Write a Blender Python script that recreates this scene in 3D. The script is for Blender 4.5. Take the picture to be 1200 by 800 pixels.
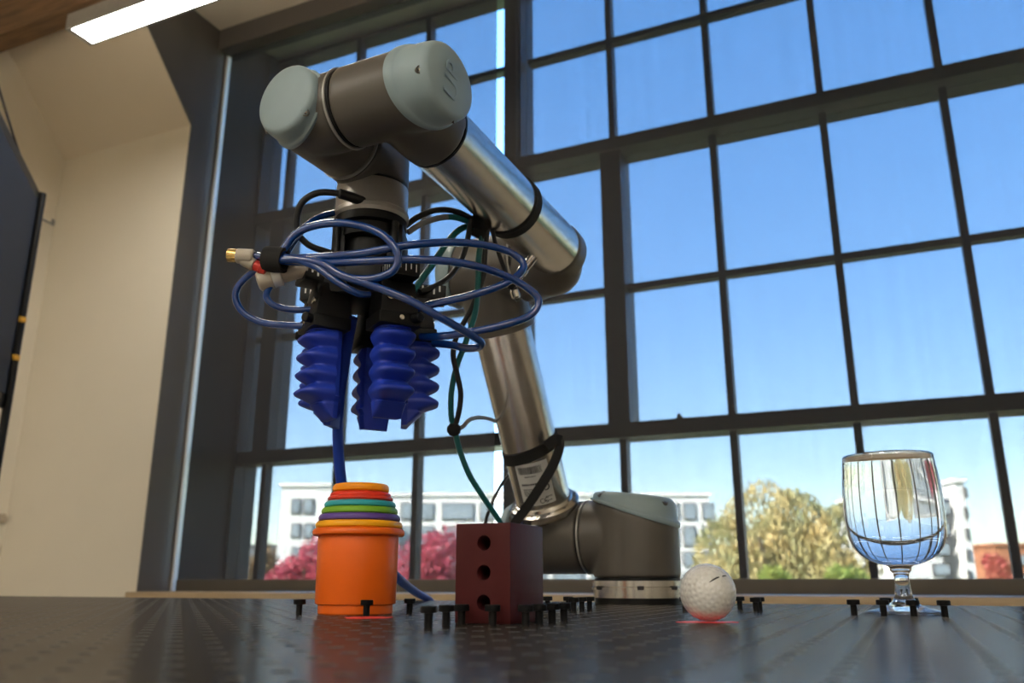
import bpy, bmesh, math, random
import numpy as np
from mathutils import Vector, Matrix

# ------------------------------------------------------------------ camera, sky, sun, exposure
MM = 0.001                       # all builder numbers below are millimetres
for o in list(bpy.data.objects):
    bpy.data.objects.remove(o, do_unlink=True)
SC = bpy.context.scene
COL = SC.collection
YAW, PITCH = math.radians(24.34), math.radians(15.87)

cam_d = bpy.data.cameras.new('camera')
cam = bpy.data.objects.new('camera', cam_d)
COL.objects.link(cam)
cam.location = (0, 0, 29.6 * MM)
cam.rotation_euler = (math.pi / 2 + PITCH, 0, YAW)
cam_d.sensor_width = 22.3
cam_d.lens = 990.3 / 1200 * 22.3
cam_d.clip_start = 0.005
cam_d.clip_end = 2000
cam_d.dof.use_dof = True
cam_d.dof.focus_distance = 0.80
cam_d.dof.aperture_fstop = 4.8
SC.camera = cam

W = bpy.data.worlds.new('sky')
SC.world = W
W.use_nodes = True
wn = W.node_tree
wn.nodes.clear()
sky = wn.nodes.new('ShaderNodeTexSky')
sky.sky_type = 'NISHITA'
sky.sun_disc = False
sky.sun_elevation = math.radians(34)
sky.sun_rotation = math.radians(215)
sky.air_density = 1.0
sky.dust_density = 0.25
sky.ozone_density = 2.0
hs = wn.nodes.new('ShaderNodeHueSaturation')
hs.inputs['Saturation'].default_value = 2.2
hs.inputs['Hue'].default_value = 0.515
bg = wn.nodes.new('ShaderNodeBackground')
bg.inputs['Strength'].default_value = 3.35
wo = wn.nodes.new('ShaderNodeOutputWorld')
gm = wn.nodes.new('ShaderNodeGamma')
gm.inputs['Gamma'].default_value = 0.42
wn.links.new(sky.outputs[0], gm.inputs['Color'])
wn.links.new(gm.outputs[0], hs.inputs['Color'])
wn.links.new(hs.outputs[0], bg.inputs['Color'])
wn.links.new(bg.outputs[0], wo.inputs['Surface'])

sun_d = bpy.data.lights.new('sun', 'SUN')
sun_d.energy = 52.0
sun_d.angle = math.radians(0.53)
sun_d.color = (1.0, 0.95, 0.86)
sun = bpy.data.objects.new('sun', sun_d)
COL.objects.link(sun)
sun.rotation_euler = Vector((0.50, 0.72, -0.58)).to_track_quat('-Z', 'Y').to_euler()

SC.view_settings.view_transform = 'Standard'
SC.view_settings.look = 'None'
SC.view_settings.exposure = 0.0
SC.view_settings.gamma = 1.0
SC.view_settings.use_curve_mapping = False
SC.cycles.max_bounces = 16
SC.cycles.transmission_bounces = 14
SC.cycles.transparent_max_bounces = 12
SC.cycles.diffuse_bounces = 5
SC.cycles.sample_clamp_indirect = 6.0

random.seed(7)
LAMP_STRENGTH = 44.0

# ------------------------------------------------------------------ materials
MATS = {}
def mat(name, col, rough=0.5, metal=0.0, noise=0.06, nscale=60, bump=0.0, bscale=300, spec=0.5, emit=None, es=0.0,
        trans=0.0, ior=1.45, stretch=None, coat=0.0, aniso=0.0):
    if name in MATS:
        return MATS[name]
    m = bpy.data.materials.new(name)
    m.use_nodes = True
    nt = m.node_tree
    b = nt.nodes['Principled BSDF']
    b.inputs['Roughness'].default_value = rough
    b.inputs['Metallic'].default_value = metal
    b.inputs['Specular IOR Level'].default_value = spec
    b.inputs['Transmission Weight'].default_value = trans
    b.inputs['IOR'].default_value = ior
    b.inputs['Coat Weight'].default_value = coat
    b.inputs['Anisotropic'].default_value = aniso
    if emit:
        b.inputs['Emission Color'].default_value = (*emit, 1)
        b.inputs['Emission Strength'].default_value = es
    tc = nt.nodes.new('ShaderNodeTexCoord')
    mp = nt.nodes.new('ShaderNodeMapping')
    if stretch:
        mp.inputs['Scale'].default_value = stretch
    nt.links.new(tc.outputs['Object'], mp.inputs['Vector'])
    n = nt.nodes.new('ShaderNodeTexNoise')
    n.inputs['Scale'].default_value = nscale
    n.inputs['Detail'].default_value = 4
    nt.links.new(mp.outputs[0], n.inputs['Vector'])
    r = nt.nodes.new('ShaderNodeValToRGB')
    lo = [max(0, c * (1 - noise)) for c in col]
    hi = [min(1, c * (1 + noise)) for c in col]
    r.color_ramp.elements[0].position = 0.3
    r.color_ramp.elements[1].position = 0.7
    r.color_ramp.elements[0].color = (*lo, 1)
    r.color_ramp.elements[1].color = (*hi, 1)
    nt.links.new(n.outputs['Fac'], r.inputs['Fac'])
    nt.links.new(r.outputs['Color'], b.inputs['Base Color'])
    if bump:
        n2 = nt.nodes.new('ShaderNodeTexNoise')
        n2.inputs['Scale'].default_value = bscale
        nt.links.new(mp.outputs[0], n2.inputs['Vector'])
        bp = nt.nodes.new('ShaderNodeBump')
        bp.inputs['Strength'].default_value = bump
        bp.inputs['Distance'].default_value = 0.001
        nt.links.new(n2.outputs['Fac'], bp.inputs['Height'])
        nt.links.new(bp.outputs[0], b.inputs['Normal'])
    MATS[name] = m
    return m

def rgb(r, g, b):
    f = lambda c: (c / 255 / 12.92) if c <= 10 else ((c / 255 + .055) / 1.055) ** 2.4
    return (f(r), f(g), f(b))

def table_mat():
    m = bpy.data.materials.new('black_anodised')
    m.use_nodes = True
    nt = m.node_tree
    nt.nodes.clear()
    out = nt.nodes.new('ShaderNodeOutputMaterial')
    tc = nt.nodes.new('ShaderNodeTexCoord')
    n = nt.nodes.new('ShaderNodeTexNoise')
    n.inputs['Scale'].default_value = 9
    n.inputs['Detail'].default_value = 6
    nt.links.new(tc.outputs['Object'], n.inputs['Vector'])
    r = nt.nodes.new('ShaderNodeValToRGB')
    r.color_ramp.elements[0].color = (0.20, 0.19, 0.18, 1)
    r.color_ramp.elements[1].color = (0.26, 0.247, 0.235, 1)
    nt.links.new(n.outputs['Fac'], r.inputs['Fac'])
    gl = nt.nodes.new('ShaderNodeBsdfGlossy')
    gl.inputs['Roughness'].default_value = 0.21
    nt.links.new(r.outputs[0], gl.inputs['Color'])
    df = nt.nodes.new('ShaderNodeBsdfDiffuse')
    df.inputs['Color'].default_value = (0.022, 0.019, 0.016, 1)
    ad = nt.nodes.new('ShaderNodeAddShader')
    nt.links.new(gl.outputs[0], ad.inputs[0])
    nt.links.new(df.outputs[0], ad.inputs[1])
    nt.links.new(ad.outputs[0], out.inputs['Surface'])
    return m
M_TABLE = table_mat()
M_RIM = mat('worn_hole_edge', (0.19, 0.185, 0.175), 0.35, 0.4)
M_HOLE = mat('hole_inside', (0.012, 0.012, 0.012), 0.6)
M_SCREW = mat('black_oxide', (0.005, 0.005, 0.0055), 0.5, 0.0, 0.1, 200, spec=0.2)
M_BODY = mat('taupe_grey_paint', (0.100, 0.091, 0.080), 0.42, 0.25, 0.04, 30, 0.04, 1500)
M_CAP = mat('pale_blue_grey_plastic', (0.245, 0.32, 0.345), 0.42, 0, 0.03, 40, 0.03, 1500)
M_ALU = mat('brushed_aluminium', (0.64, 0.62, 0.59), 0.23, 1.0, 0.03, 90, 0.0, 300, 0.5, aniso=0.5)
M_SILVER = mat('machined_aluminium', (0.68, 0.66, 0.63), 0.22, 1.0, 0.03, 60)
M_FLANGE = mat('tool_flange_grey', (0.42, 0.40, 0.38), 0.33, 0.8, 0.04, 60)
M_RINGL = mat('grey_seal_ring', (0.33, 0.32, 0.30), 0.35, 0.3)
M_BLACK = mat('black_plastic', (0.004, 0.004, 0.0045), 0.42, 0, 0.1, 100, spec=0.3)
M_RUBBER = mat('black_cable', (0.012, 0.012, 0.013), 0.42, 0, 0.1, 200)
M_VELCRO = mat('black_webbing', (0.010, 0.010, 0.010), 0.85, 0, 0.2, 400, 0.5, 1500)
M_HOSE = mat('blue_polyurethane', (0.003, 0.036, 0.19), 0.09, 0, 0.05, 100, coat=0.6, spec=0.7)
M_HOSE2 = mat('dark_blue_polyurethane', (0.012, 0.045, 0.34), 0.45, 0, 0.05, 100, spec=0.25)
M_TEAL = mat('teal_cable', (0.008, 0.115, 0.115), 0.35, 0, 0.06, 100)
M_GREYC = mat('grey_cable', (0.22, 0.22, 0.22), 0.4, 0, 0.06, 100)
M_SIL = mat('blue_silicone', (0.012, 0.036, 0.36), 0.40, 0, 0.06, 60, 0.08, 500)
M_WHITE = mat('white_print', (0.75, 0.75, 0.72), 0.5)
M_BRASS = mat('brass', (0.72, 0.50, 0.18), 0.25, 1.0)
M_NICKEL = mat('nickel', (0.62, 0.58, 0.52), 0.22, 1.0)
M_BEIGEP = mat('beige_fitting', (0.42, 0.37, 0.30), 0.4)
M_REDP = mat('red_fitting', (0.50, 0.03, 0.02), 0.35)
M_BLOCK = mat('dark_red_plastic', (0.056, 0.009, 0.010), 0.5, 0, 0.05, 80, 0.08, 500, 0.18)
M_LABEL = mat('white_sticker', (0.62, 0.62, 0.60), 0.45)
M_INK = mat('black_ink', (0.015, 0.015, 0.017), 0.5)
M_MARK = mat('red_marker', (0.85, 0.05, 0.05), 0.4, 0, 0.25, 250)
M_BALL = mat('golf_ball_white', (0.62, 0.61, 0.58), 0.22, 0, 0.01, 20, coat=0.5)
M_WALL = mat('beige_paint', (0.78, 0.715, 0.60), 0.75, 0, 0.02, 3, 0.04, 400)
M_CEIL = mat('cream_ceiling_paint', (0.74, 0.65, 0.52), 0.8, 0, 0.02, 3)
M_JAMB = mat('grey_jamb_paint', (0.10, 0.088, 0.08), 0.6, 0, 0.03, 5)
M_FLOOR = mat('grey_carpet', (0.16, 0.15, 0.14), 0.9, 0, 0.2, 80)
M_WOOD = mat('stained_wood', (0.20, 0.115, 0.060), 0.5, 0, 0.3, 6, 0.1, 60, stretch=(1, 14, 14))
M_SILL = mat('sill_wood', (0.42, 0.31, 0.19), 0.42, 0, 0.14, 5, stretch=(1, 16, 16))
M_FRAME = mat('dark_bronze_frame', (0.020, 0.019, 0.019), 0.45, 0.2, 0.08, 20)
M_RAIL = mat('shade_hem_bar', (0.075, 0.066, 0.055), 0.55, 0, 0.05, 20)
M_TRACK = mat('white_side_track', (0.70, 0.72, 0.75), 0.35, 0, 0.02, 20)
M_SCREEN = mat('dark_screen', (0.022, 0.027, 0.042), 0.5, 0, 0.05, 4, spec=0.1)
M_YELLOW = mat('yellow_tape', (0.65, 0.33, 0.03), 0.5)
M_GLASSP = mat('far_window_glass', (0.26, 0.31, 0.34), 0.15, 0, 0.1, 0.5)
M_CONC = mat('white_facade', (0.74, 0.73, 0.70), 0.8, 0, 0.04, 0.3)
M_BRICKF = mat('orange_brick_facade', (0.42, 0.17, 0.08), 0.8, 0, 0.12, 0.6)
M_ROOF = mat('grey_roof', (0.16, 0.16, 0.16), 0.8)
M_LAWN = mat('lawn', (0.10, 0.14, 0.05), 0.95, 0, 0.3, 0.2)
M_BARK = mat('bark', (0.09, 0.065, 0.045), 0.9, 0, 0.3, 3)

def leaf_mat(name, c1, c2):
    m = bpy.data.materials.new(name)
    m.use_nodes = True
    nt = m.node_tree
    b = nt.nodes['Principled BSDF']
    b.inputs['Roughness'].default_value = 0.6
    tc = nt.nodes.new('ShaderNodeTexCoord')
    n = nt.nodes.new('ShaderNodeTexNoise')
    n.inputs['Scale'].default_value = 0.9
    n.inputs['Detail'].default_value = 5
    r = nt.nodes.new('ShaderNodeValToRGB')
    r.color_ramp.elements[0].position = 0.38
    r.color_ramp.elements[1].position = 0.62
    r.color_ramp.elements[0].color = (*c1, 1)
    r.color_ramp.elements[1].color = (*c2, 1)
    nt.links.new(tc.outputs['Object'], n.inputs['Vector'])
    nt.links.new(n.outputs['Fac'], r.inputs['Fac'])
    nt.links.new(r.outputs[0], b.inputs['Base Color'])
    tr = nt.nodes.new('ShaderNodeBsdfTranslucent')
    nt.links.new(r.outputs[0], tr.inputs['Color'])
    mx = nt.nodes.new('ShaderNodeMixShader')
    mx.inputs[0].default_value = 0.35
    out = nt.nodes['Material Output']
    nt.links.new(b.outputs[0], mx.inputs[1])
    nt.links.new(tr.outputs[0], mx.inputs[2])
    nt.links.new(mx.outputs[0], out.inputs['Surface'])
    return m

def shade_mat():
    """open-weave solar shade: threads (dark diffuse, a little translucent) with see-through gaps"""
    m = bpy.data.materials.new('charcoal_solar_mesh')
    m.use_nodes = True
    nt = m.node_tree
    nt.nodes.clear()
    out = nt.nodes.new('ShaderNodeOutputMaterial')
    tc = nt.nodes.new('ShaderNodeTexCoord')
    mp = nt.nodes.new('ShaderNodeMapping')
    mp.inputs['Scale'].default_value = (60, 60, 0.8)
    n = nt.nodes.new('ShaderNodeTexNoise')
    n.inputs['Scale'].default_value = 1.0
    n.inputs['Detail'].default_value = 3
    nt.links.new(tc.outputs['Object'], mp.inputs['Vector'])
    nt.links.new(mp.outputs[0], n.inputs['Vector'])
    mr = nt.nodes.new('ShaderNodeMapRange')
    mr.inputs['To Min'].default_value = 0.395
    mr.inputs['To Max'].default_value = 0.43
    nt.links.new(n.outputs['Fac'], mr.inputs['Value'])
    df = nt.nodes.new('ShaderNodeBsdfDiffuse')
    df.inputs['Color'].default_value = (0.033, 0.029, 0.027, 1)
    tl = nt.nodes.new('ShaderNodeBsdfTranslucent')
    tl.inputs['Color'].default_value = (0.006, 0.006, 0.006, 1)
    th = nt.nodes.new('ShaderNodeAddShader')
    nt.links.new(df.outputs[0], th.inputs[0])
    nt.links.new(tl.outputs[0], th.inputs[1])
    tp = nt.nodes.new('ShaderNodeBsdfTransparent')
    nt.links.new(mr.outputs[0], tp.inputs['Color'])
    ad = nt.nodes.new('ShaderNodeAddShader')
    nt.links.new(th.outputs[0], ad.inputs[0])
    nt.links.new(tp.outputs[0], ad.inputs[1])
    nt.links.new(ad.outputs[0], out.inputs['Surface'])
    return m

def pane_mat():
    m = bpy.data.materials.new('clear_window_glass')
    m.use_nodes = True
    nt = m.node_tree
    nt.nodes.clear()
    out = nt.nodes.new('ShaderNodeOutputMaterial')
    tp = nt.nodes.new('ShaderNodeBsdfTransparent')
    tp.inputs['Color'].default_value = (0.94, 0.96, 0.96, 1)
    gl = nt.nodes.new('ShaderNodeBsdfGlossy')
    gl.inputs['Roughness'].default_value = 0.02
    fr = nt.nodes.new('ShaderNodeFresnel')
    fr.inputs['IOR'].default_value = 1.25
    mx = nt.nodes.new('ShaderNodeMixShader')
    nt.links.new(fr.outputs[0], mx.inputs[0])
    nt.links.new(tp.outputs[0], mx.inputs[1])
    nt.links.new(gl.outputs[0], mx.inputs[2])
    nt.links.new(mx.outputs[0], out.inputs['Surface'])
    return m

def clear_mat(name, ior, tint=(1, 1, 1)):
    m = bpy.data.materials.new(name)
    m.use_nodes = True
    nt = m.node_tree
    b = nt.nodes['Principled BSDF']
    b.inputs['Base Color'].default_value = (*tint, 1)
    b.inputs['Roughness'].default_value = 0.0
    b.inputs['Transmission Weight'].default_value = 1.0
    b.inputs['IOR'].default_value = ior
    return m

M_SHADE = shade_mat()
M_PANE = pane_mat()
M_GOBLET = clear_mat('clear_goblet_glass', 1.49)
M_WATER = clear_mat('clear_water', 1.333)

# ------------------------------------------------------------------ mesh helpers
def V(*a): return Vector(a)

class MB:
    """collects verts (mm) and faces for ONE mesh"""
    def __init__(self):
        self.v, self.f, self.mi = [], [], []
    def add(self, vs, fs, mi=0):
        k = len(self.v)
        self.v += [tuple(p) for p in vs]
        self.f += [tuple(i + k for i in f) for f in fs]
        self.mi += [mi] * len(fs)
        return self
    def box(self, lo, hi, mi=0):
        x0, y0, z0 = lo; x1, y1, z1 = hi
        vs = [(x0, y0, z0), (x1, y0, z0), (x1, y1, z0), (x0, y1, z0), (x0, y0, z1), (x1, y0, z1), (x1, y1, z1), (x0, y1, z1)]
        return self.add(vs, [(3, 2, 1, 0), (4, 5, 6, 7), (0, 1, 5, 4), (1, 2, 6, 5), (2, 3, 7, 6), (3, 0, 4, 7)], mi)
    def lathe(self, prof, n=48, o=(0, 0, 0), a=(0, 0, 1), mi=0, closed=False):
        a = Vector(a).normalized(); x, y = frame(a); o = Vector(o)
        vs, fs = [], []
        for r, h in prof:
            for i in range(n):
                t = 2 * math.pi * i / n
                vs.append(o + a * h + (x * math.cos(t) + y * math.sin(t)) * max(r, 1e-4))
        m = len(prof)
        for j in range(m if closed else m - 1):
            for i in range(n):
                i2 = (i + 1) % n; j2 = (j + 1) % m
                fs.append((j * n + i, j * n + i2, j2 * n + i2, j2 * n + i))
        if not closed:
            fs.append(tuple(range(n - 1, -1, -1)))
            fs.append(tuple((m - 1) * n + i for i in range(n)))
        return self.add(vs, fs, mi)
    def tube(self, pts, r, n=10, sub=8, mi=0, smooth=True):
        P = spline(pts, sub) if smooth else [Vector(p) for p in pts]
        T = []
        for i in range(len(P)):
            d = P[min(i + 1, len(P) - 1)] - P[max(i - 1, 0)]
            T.append(d.normalized() if d.length else Vector((0, 0, 1)))
        x, y = frame(T[0])
        vs, fs = [], []
        for i, p in enumerate(P):
            x = (x - T[i] * x.dot(T[i])).normalized(); y = T[i].cross(x)
            rr = r[min(i, len(r) - 1)] if isinstance(r, (list, tuple)) else r
            for k in range(n):
                t = 2 * math.pi * k / n
                vs.append(p + (x * math.cos(t) + y * math.sin(t)) * rr)
        for i in range(len(P) - 1):
            for k in range(n):
                k2 = (k + 1) % n
                fs.append((i * n + k, i * n + k2, (i + 1) * n + k2, (i + 1) * n + k))
        fs.append(tuple(range(n - 1, -1, -1)))
        fs.append(tuple((len(P) - 1) * n + k for k in range(n)))
        return self.add(vs, fs, mi)
    def build(self, name, m, parent=None, smooth=True, bevel=0, angle=35):
        me = bpy.data.meshes.new(name)
        me.from_pydata([(p[0] * MM, p[1] * MM, p[2] * MM) for p in self.v], [], self.f)
        ms = m if isinstance(m, (list, tuple)) else [m]
        for q in ms: me.materials.append(q)
        if len(ms) > 1: me.polygons.foreach_set('material_index', self.mi)
        bm = bmesh.new(); bm.from_mesh(me)
        bmesh.ops.recalc_face_normals(bm, faces=bm.faces[:])
        if bevel:
            es = [e for e in bm.edges if len(e.link_faces) == 2 and e.calc_face_angle(0) > 0.6]
            bmesh.ops.bevel(bm, geom=es, offset=bevel * MM, segments=2, affect='EDGES', profile=0.6)
        if smooth:
            for f in bm.faces: f.smooth = True
            for e in bm.edges:
                if len(e.link_faces) == 2 and e.calc_face_angle(0) > math.radians(angle): e.smooth = False
        bm.to_mesh(me); bm.free()
        ob = bpy.data.objects.new(name, me)
        COL.objects.link(ob)
        if parent: ob.parent = parent
        return ob

def frame(a):
    t = Vector((0, 0, 1)) if abs(a.z) < 0.9 else Vector((1, 0, 0))
    x = t.cross(a).normalized()
    return x, a.cross(x)

def spline(pts, sub=8):
    P = [Vector(p) for p in pts]
    P = [P[0] * 2 - P[1]] + P + [P[-1] * 2 - P[-2]]
    out = []
    for i in range(1, len(P) - 2):
        p0, p1, p2, p3 = P[i - 1:i + 3]
        for k in range(sub):
            t = k / sub
            out.append(0.5 * ((2 * p1) + (p2 - p0) * t + (2 * p0 - 5 * p1 + 4 * p2 - p3) * t * t + (3 * p1 - p0 - 3 * p2 + p3) * t ** 3))
    out.append(P[-2])
    return out

def empty(name, loc, rz=0.0):
    o = bpy.data.objects.new(name, None)
    COL.objects.link(o)
    o.empty_display_size = 0.02
    o.location = [c * MM for c in loc]
    o.rotation_euler = (0, 0, rz)
    return o

def tag(o, label, cat, group=None, kind=None):
    o['label'] = label
    if cat: o['category'] = cat
    if group: o['group'] = group
    if kind: o['kind'] = kind
    return o

def struct(o, label=None):
    o['kind'] = 'structure'
    if label: o['label'] = label
    return o

def dup(ob, parent=None, loc=None, rz=None):
    c = ob.copy()
    COL.objects.link(c)
    c.parent = parent
    if loc is not None: c.location = [k * MM for k in loc]
    if rz is not None: c.rotation_euler = (0, 0, rz)
    return c

def dup_tree(ob, parent=None, loc=None, rz=None):
    c = dup(ob, parent, loc, rz)
    for ch in list(ob.children):
        dup_tree(ch, c)
    return c

# ------------------------------------------------------------------ the room
def quad(name, pts, m, parent=None):
    return MB().add(pts, [tuple(range(len(pts)))]).build(name, m, parent, smooth=False)

XL, XR, YB = -3450, 2600, -2600          # left, right and back walls
YK, ZK = 2440, 1962                      # knee wall plane, knee height
SL = 1.083                               # rise of the sloping ceiling per unit towards the room
XC, XCR = -2650, 2150                    # dormer cheeks
ZD = 2512                                # dormer ceiling
ZTOP = 3300
YS = YK - (ZTOP - ZK) / SL               # where slope meets the flat ceiling
YD = YK - (ZD - ZK) / SL                 # where slope meets the dormer ceiling
YW = 2600                                # shade plane
YG = 2950                                # window plane
ZF = -900                                # floor

def slab(name, lo, hi, m): return MB().box(lo, hi).build(name, m, smooth=False)

fl = slab('floor', (XL, YB, ZF - 60), (XR, YK + 20, ZF), M_FLOOR); struct(fl)
def prism_x(name, yz, x0, x1, m):
    n = len(yz)
    vs = [(x0, y, z) for y, z in yz] + [(x1, y, z) for y, z in yz]
    fs = [tuple(range(n)), tuple(range(2 * n - 1, n - 1, -1))] + [(i, (i + 1) % n, n + (i + 1) % n, n + i) for i in range(n)]
    return MB().add(vs, fs).build(name, m, smooth=False)
T = 90
# knee wall pieces left and right of the dormer, and the wall under the sill
struct(slab('wall_knee_left', (XL, YK, ZF), (XC - .5, YK + 600, ZK), M_WALL))
struct(slab('wall_knee_right', (XCR + .5, YK, ZF), (XR, YK + 600, ZK), M_WALL))
struct(slab('wall_under_window', (XC, YK + 25, ZF), (XCR, YG + 60, -38), M_WALL))
# sloping ceiling left and right of the dormer, above the dormer, flat ceiling
sl_lo = [(YK, ZK), (YS, ZTOP), (YS, ZTOP + T), (YK + 80, ZK + T)]
struct(prism_x('ceiling_slope_left', sl_lo, XL, XC - 6, M_CEIL))
struct(prism_x('ceiling_slope_right', sl_lo, XCR + 6, XR, M_CEIL))
struct(prism_x('ceiling_slope_above', [(YD, ZD), (YS, ZTOP), (YS, ZTOP + T), (YD + 80, ZD + T)], XC, XCR, M_CEIL))
struct(slab('ceiling', (XL, YB, ZTOP), (XR, YS, ZTOP + T), M_CEIL))
struct(slab('ceiling_dormer', (XC, YD, ZD), (XCR, YW + 45, ZD + T), M_CEIL))
struct(slab('ceiling_window_pocket', (XC, YW + 45, ZD + 78), (XCR, YG + 60, ZD + 78 + T), M_CEIL))
# dormer cheeks (vertical side walls between knee wall and window)
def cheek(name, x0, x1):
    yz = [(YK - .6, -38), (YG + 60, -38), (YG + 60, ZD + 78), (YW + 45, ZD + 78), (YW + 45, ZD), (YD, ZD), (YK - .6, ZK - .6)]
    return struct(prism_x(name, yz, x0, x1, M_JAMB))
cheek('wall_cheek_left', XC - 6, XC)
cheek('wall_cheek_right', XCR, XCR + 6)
struct(slab('wall_left', (XL - T, YB, ZF), (XL, YK + 600, ZTOP), M_WALL))
struct(slab('wall_right', (XR, YB, ZF), (XR + T, YK + 600, ZTOP), M_WALL))
struct(slab('wall_back', (XL, YB - T, ZF), (XR, YB, ZTOP), M_WALL))
# sill board and the head casing over the shades
struct(MB().box((XC - 40, YK - 22, -38), (XCR + 40, YG - 60, -6)).build('trim_1', M_SILL, bevel=4), 'wooden window sill board')
struct(MB().box((XC, YW - 60, ZD - 105), (XCR, YW + 44, ZD)).build('trim_2', M_JAMB, bevel=3), 'dark casing above the roller shades')
# timber purlin on the slope at the left
pu_y = 2040
pu_z = ZK + (YK - pu_y) * SL
b_ = prism_x('trim_3', [(pu_y, pu_z - 100), (pu_y - 90, pu_z - 100), (pu_y - 90, pu_z + 90), (pu_y + 5, pu_z - 10)], XL, XC, M_WOOD)
struct(b_, 'brown timber beam under the sloping ceiling')

# ------------------------------------------------------------------ window (two bays of small panes)
def ws(x, z):                      # grid position measured on the plane Y = 2000 -> window plane
    return x * YG / 2000.0, 29.6 + (z - 29.6) * YG / 2000.0
def wx(x): return ws(x, 0)[0]
def wz(z): return ws(0, z)[1]
XWL, XWR = XC + 4, XCR - 4
ZB, ZT = wz(2), ZD + 76
FW = 10
DEP = 70                           # frame depth

def window_bay(name, x0, x1, cols, thick, rows_thin, label):
    root = empty(name, ((x0 + x1) / 2, YG, ZB))
    struct(root, label)
    ox, oz = (x0 + x1) / 2, ZB
    L = lambda lo, hi: ((lo[0] - ox, lo[1], lo[2] - oz), (hi[0] - ox, hi[1], hi[2] - oz))
    def bar(nm, lo, hi):
        a, b = L(lo, hi)
        return MB().box(a, b).build(nm, M_FRAME, root, smooth=False)
    def bl(x, w, z0, z1, nm='glazing_bar', d=24):
        bar(nm, (x - w / 2, -d, z0), (x + w / 2, d, z1))
    t1b, t1t, t2b, t2t = wz(1134), wz(1168), wz(366), wz(402)
    # outer frame
    bar('window_frame', (x0, -DEP, ZB), (x0 + FW, DEP, ZT)); bar('window_frame', (x1 - FW, -DEP, ZB), (x1, DEP, ZT))
    bar('window_frame', (x0 + FW, -DEP, ZB), (x1 - FW, DEP, ZB + 50)); bar('window_frame', (x0 + FW, -15, ZT - 18), (x1 - FW, DEP, ZT))
    # transoms
    bar('transom', (x0 + FW, -DEP - 10, t1b), (x1 - FW, DEP, t1t)); bar('transom', (x0 + FW, -DEP + 10, t2b), (x1 - FW, DEP, t2t))
    zs = [ZB + 50, t2b, None, t1b, ZT - 18]
    zones = [(ZB + 50, t2b, []), (t2t, t1b, [wz(756)]), (t1t, ZT - 18, [wz(1493), wz(1830)])]
    xs_all = [x0 + FW] + list(cols) + [x1 - FW]
    for zi, (z0, z1, th) in enumerate(zones):
        for x in cols:
            heavy = zi == 1 and any(abs(x - t) < 60 for t in thick)
            if heavy: bl(x, 82, z0, z1, 'mullion', 62)
            else: bl(x, 25, z0, z1)
        edges = [z0] + [t for t in th if t < z1 - 60] + [z1]
        for k in range(len(edges) - 1):
            for i in range(len(xs_all) - 1):
                if k > 0:
                    a, b = xs_all[i] + 13, xs_all[i + 1] - 13
                    bar('glazing_bar', (a, -22, edges[k] - 12), (b, 22, edges[k] + 12))
                a, b = L((xs_all[i], -3, edges[k]), (xs_all[i + 1], 3, edges[k + 1]))
                MB().box(a, b).build('pane', M_PANE, root, smooth=False)
    return root
XP0, XP1 = wx(-902), wx(-863)      # post between the bays
lc = [wx(-1705), wx(-1448), wx(-1186)]
rc = [wx(v) for v in (-600, -334, -66, 198, 464, 730, 996, 1262)]
window_bay('window_1', XWL, XP0, lc, [wx(-1705)], None, 'left bay of the multi-pane window')
window_bay('window_2', XP1, XWR, rc, [wx(-600), wx(730)], None, 'right bay of the multi-pane window')
struct(MB().box((XP0, YG - 95, -38), (XP1, YG + 70, ZD + 78)).build('trim_4', M_FRAME, bevel=4), 'dark post between the two window bays')
# friction stay catch on the transom
struct(MB().add([(wx(-452) - 9, YG - 70, wz(402)), (wx(-452) + 13, YG - 70, wz(402)), (wx(-452) + 13, YG - 40, wz(402)), (wx(-452) - 9, YG - 40, wz(402)),
    (wx(-452) - 4, YG - 60, wz(402) + 17), (wx(-452) + 1, YG - 60, wz(402) + 17), (wx(-452) + 1, YG - 48, wz(402) + 17), (wx(-452) - 4, YG - 48, wz(402) + 17)],
    [(3, 2, 1, 0), (4, 5, 6, 7), (0, 1, 5, 4), (1, 2, 6, 5), (2, 3, 7, 6), (3, 0, 4, 7)]).build('trim_5', M_FRAME, smooth=False), 'small window catch on the lower transom')

# roller shades (things): fabric, hem bar, roller tube, chain guide
def shade(name, x0, x1, label):
    root = empty(name, ((x0 + x1) / 2, YW, -5))
    tag(root, label, 'roller shade', 'roller shades over the window')
    w = (x1 - x0) / 2
    MB().box((-w, -0.4, 40), (w, 0.4, ZD - 100)).build('shade_fabric', M_SHADE, root, smooth=False)
    MB().box((-w, -7, 0), (w, 7, 43)).build('hem_bar', M_RAIL, root, bevel=2)
    MB().lathe([(24, -w), (24, w)], 24, (0, 10, ZD - 40), (1, 0, 0)).build('roller_tube', M_RAIL, root)
    return root
GX0, GX1 = -1241, -1210            # gap between the two shades
shade('roller_shade', XC + 32, GX0, 'charcoal see-through roller shade on the left, behind the robot gripper')
shade('roller_shade', GX1, XCR - 30, 'wide charcoal see-through roller shade on the right, behind the goblet and golf ball')
tr = MB().box((XC + 1, YW - 3, -5), (XC + 12, YW + 18, ZD - 95)).build('side_track', M_TRACK, bevel=1)
tag(tr, 'thin pale side channel running down beside the left roller shade', 'side channel')

# ------------------------------------------------------------------ outside
def outdoor(name, x, z, d, label, cat, group=None):
    """Empty turned square to the view direction; x to the right and d ahead of the lens, in metres"""
    c, s = math.cos(YAW), math.sin(YAW)
    o = empty(name, ((x * c - d * s) * 1000, (x * s + d * c) * 1000, z * 1000), YAW)
    return tag(o, label, cat, group)
GZ = -9.0
g_ = MB().box((-400000, 8000, GZ * 1000 - 500), (400000, 600000, GZ * 1000)).build('ground', M_LAWN, smooth=False); struct(g_, 'lawn and ground outside far below the window')

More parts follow.
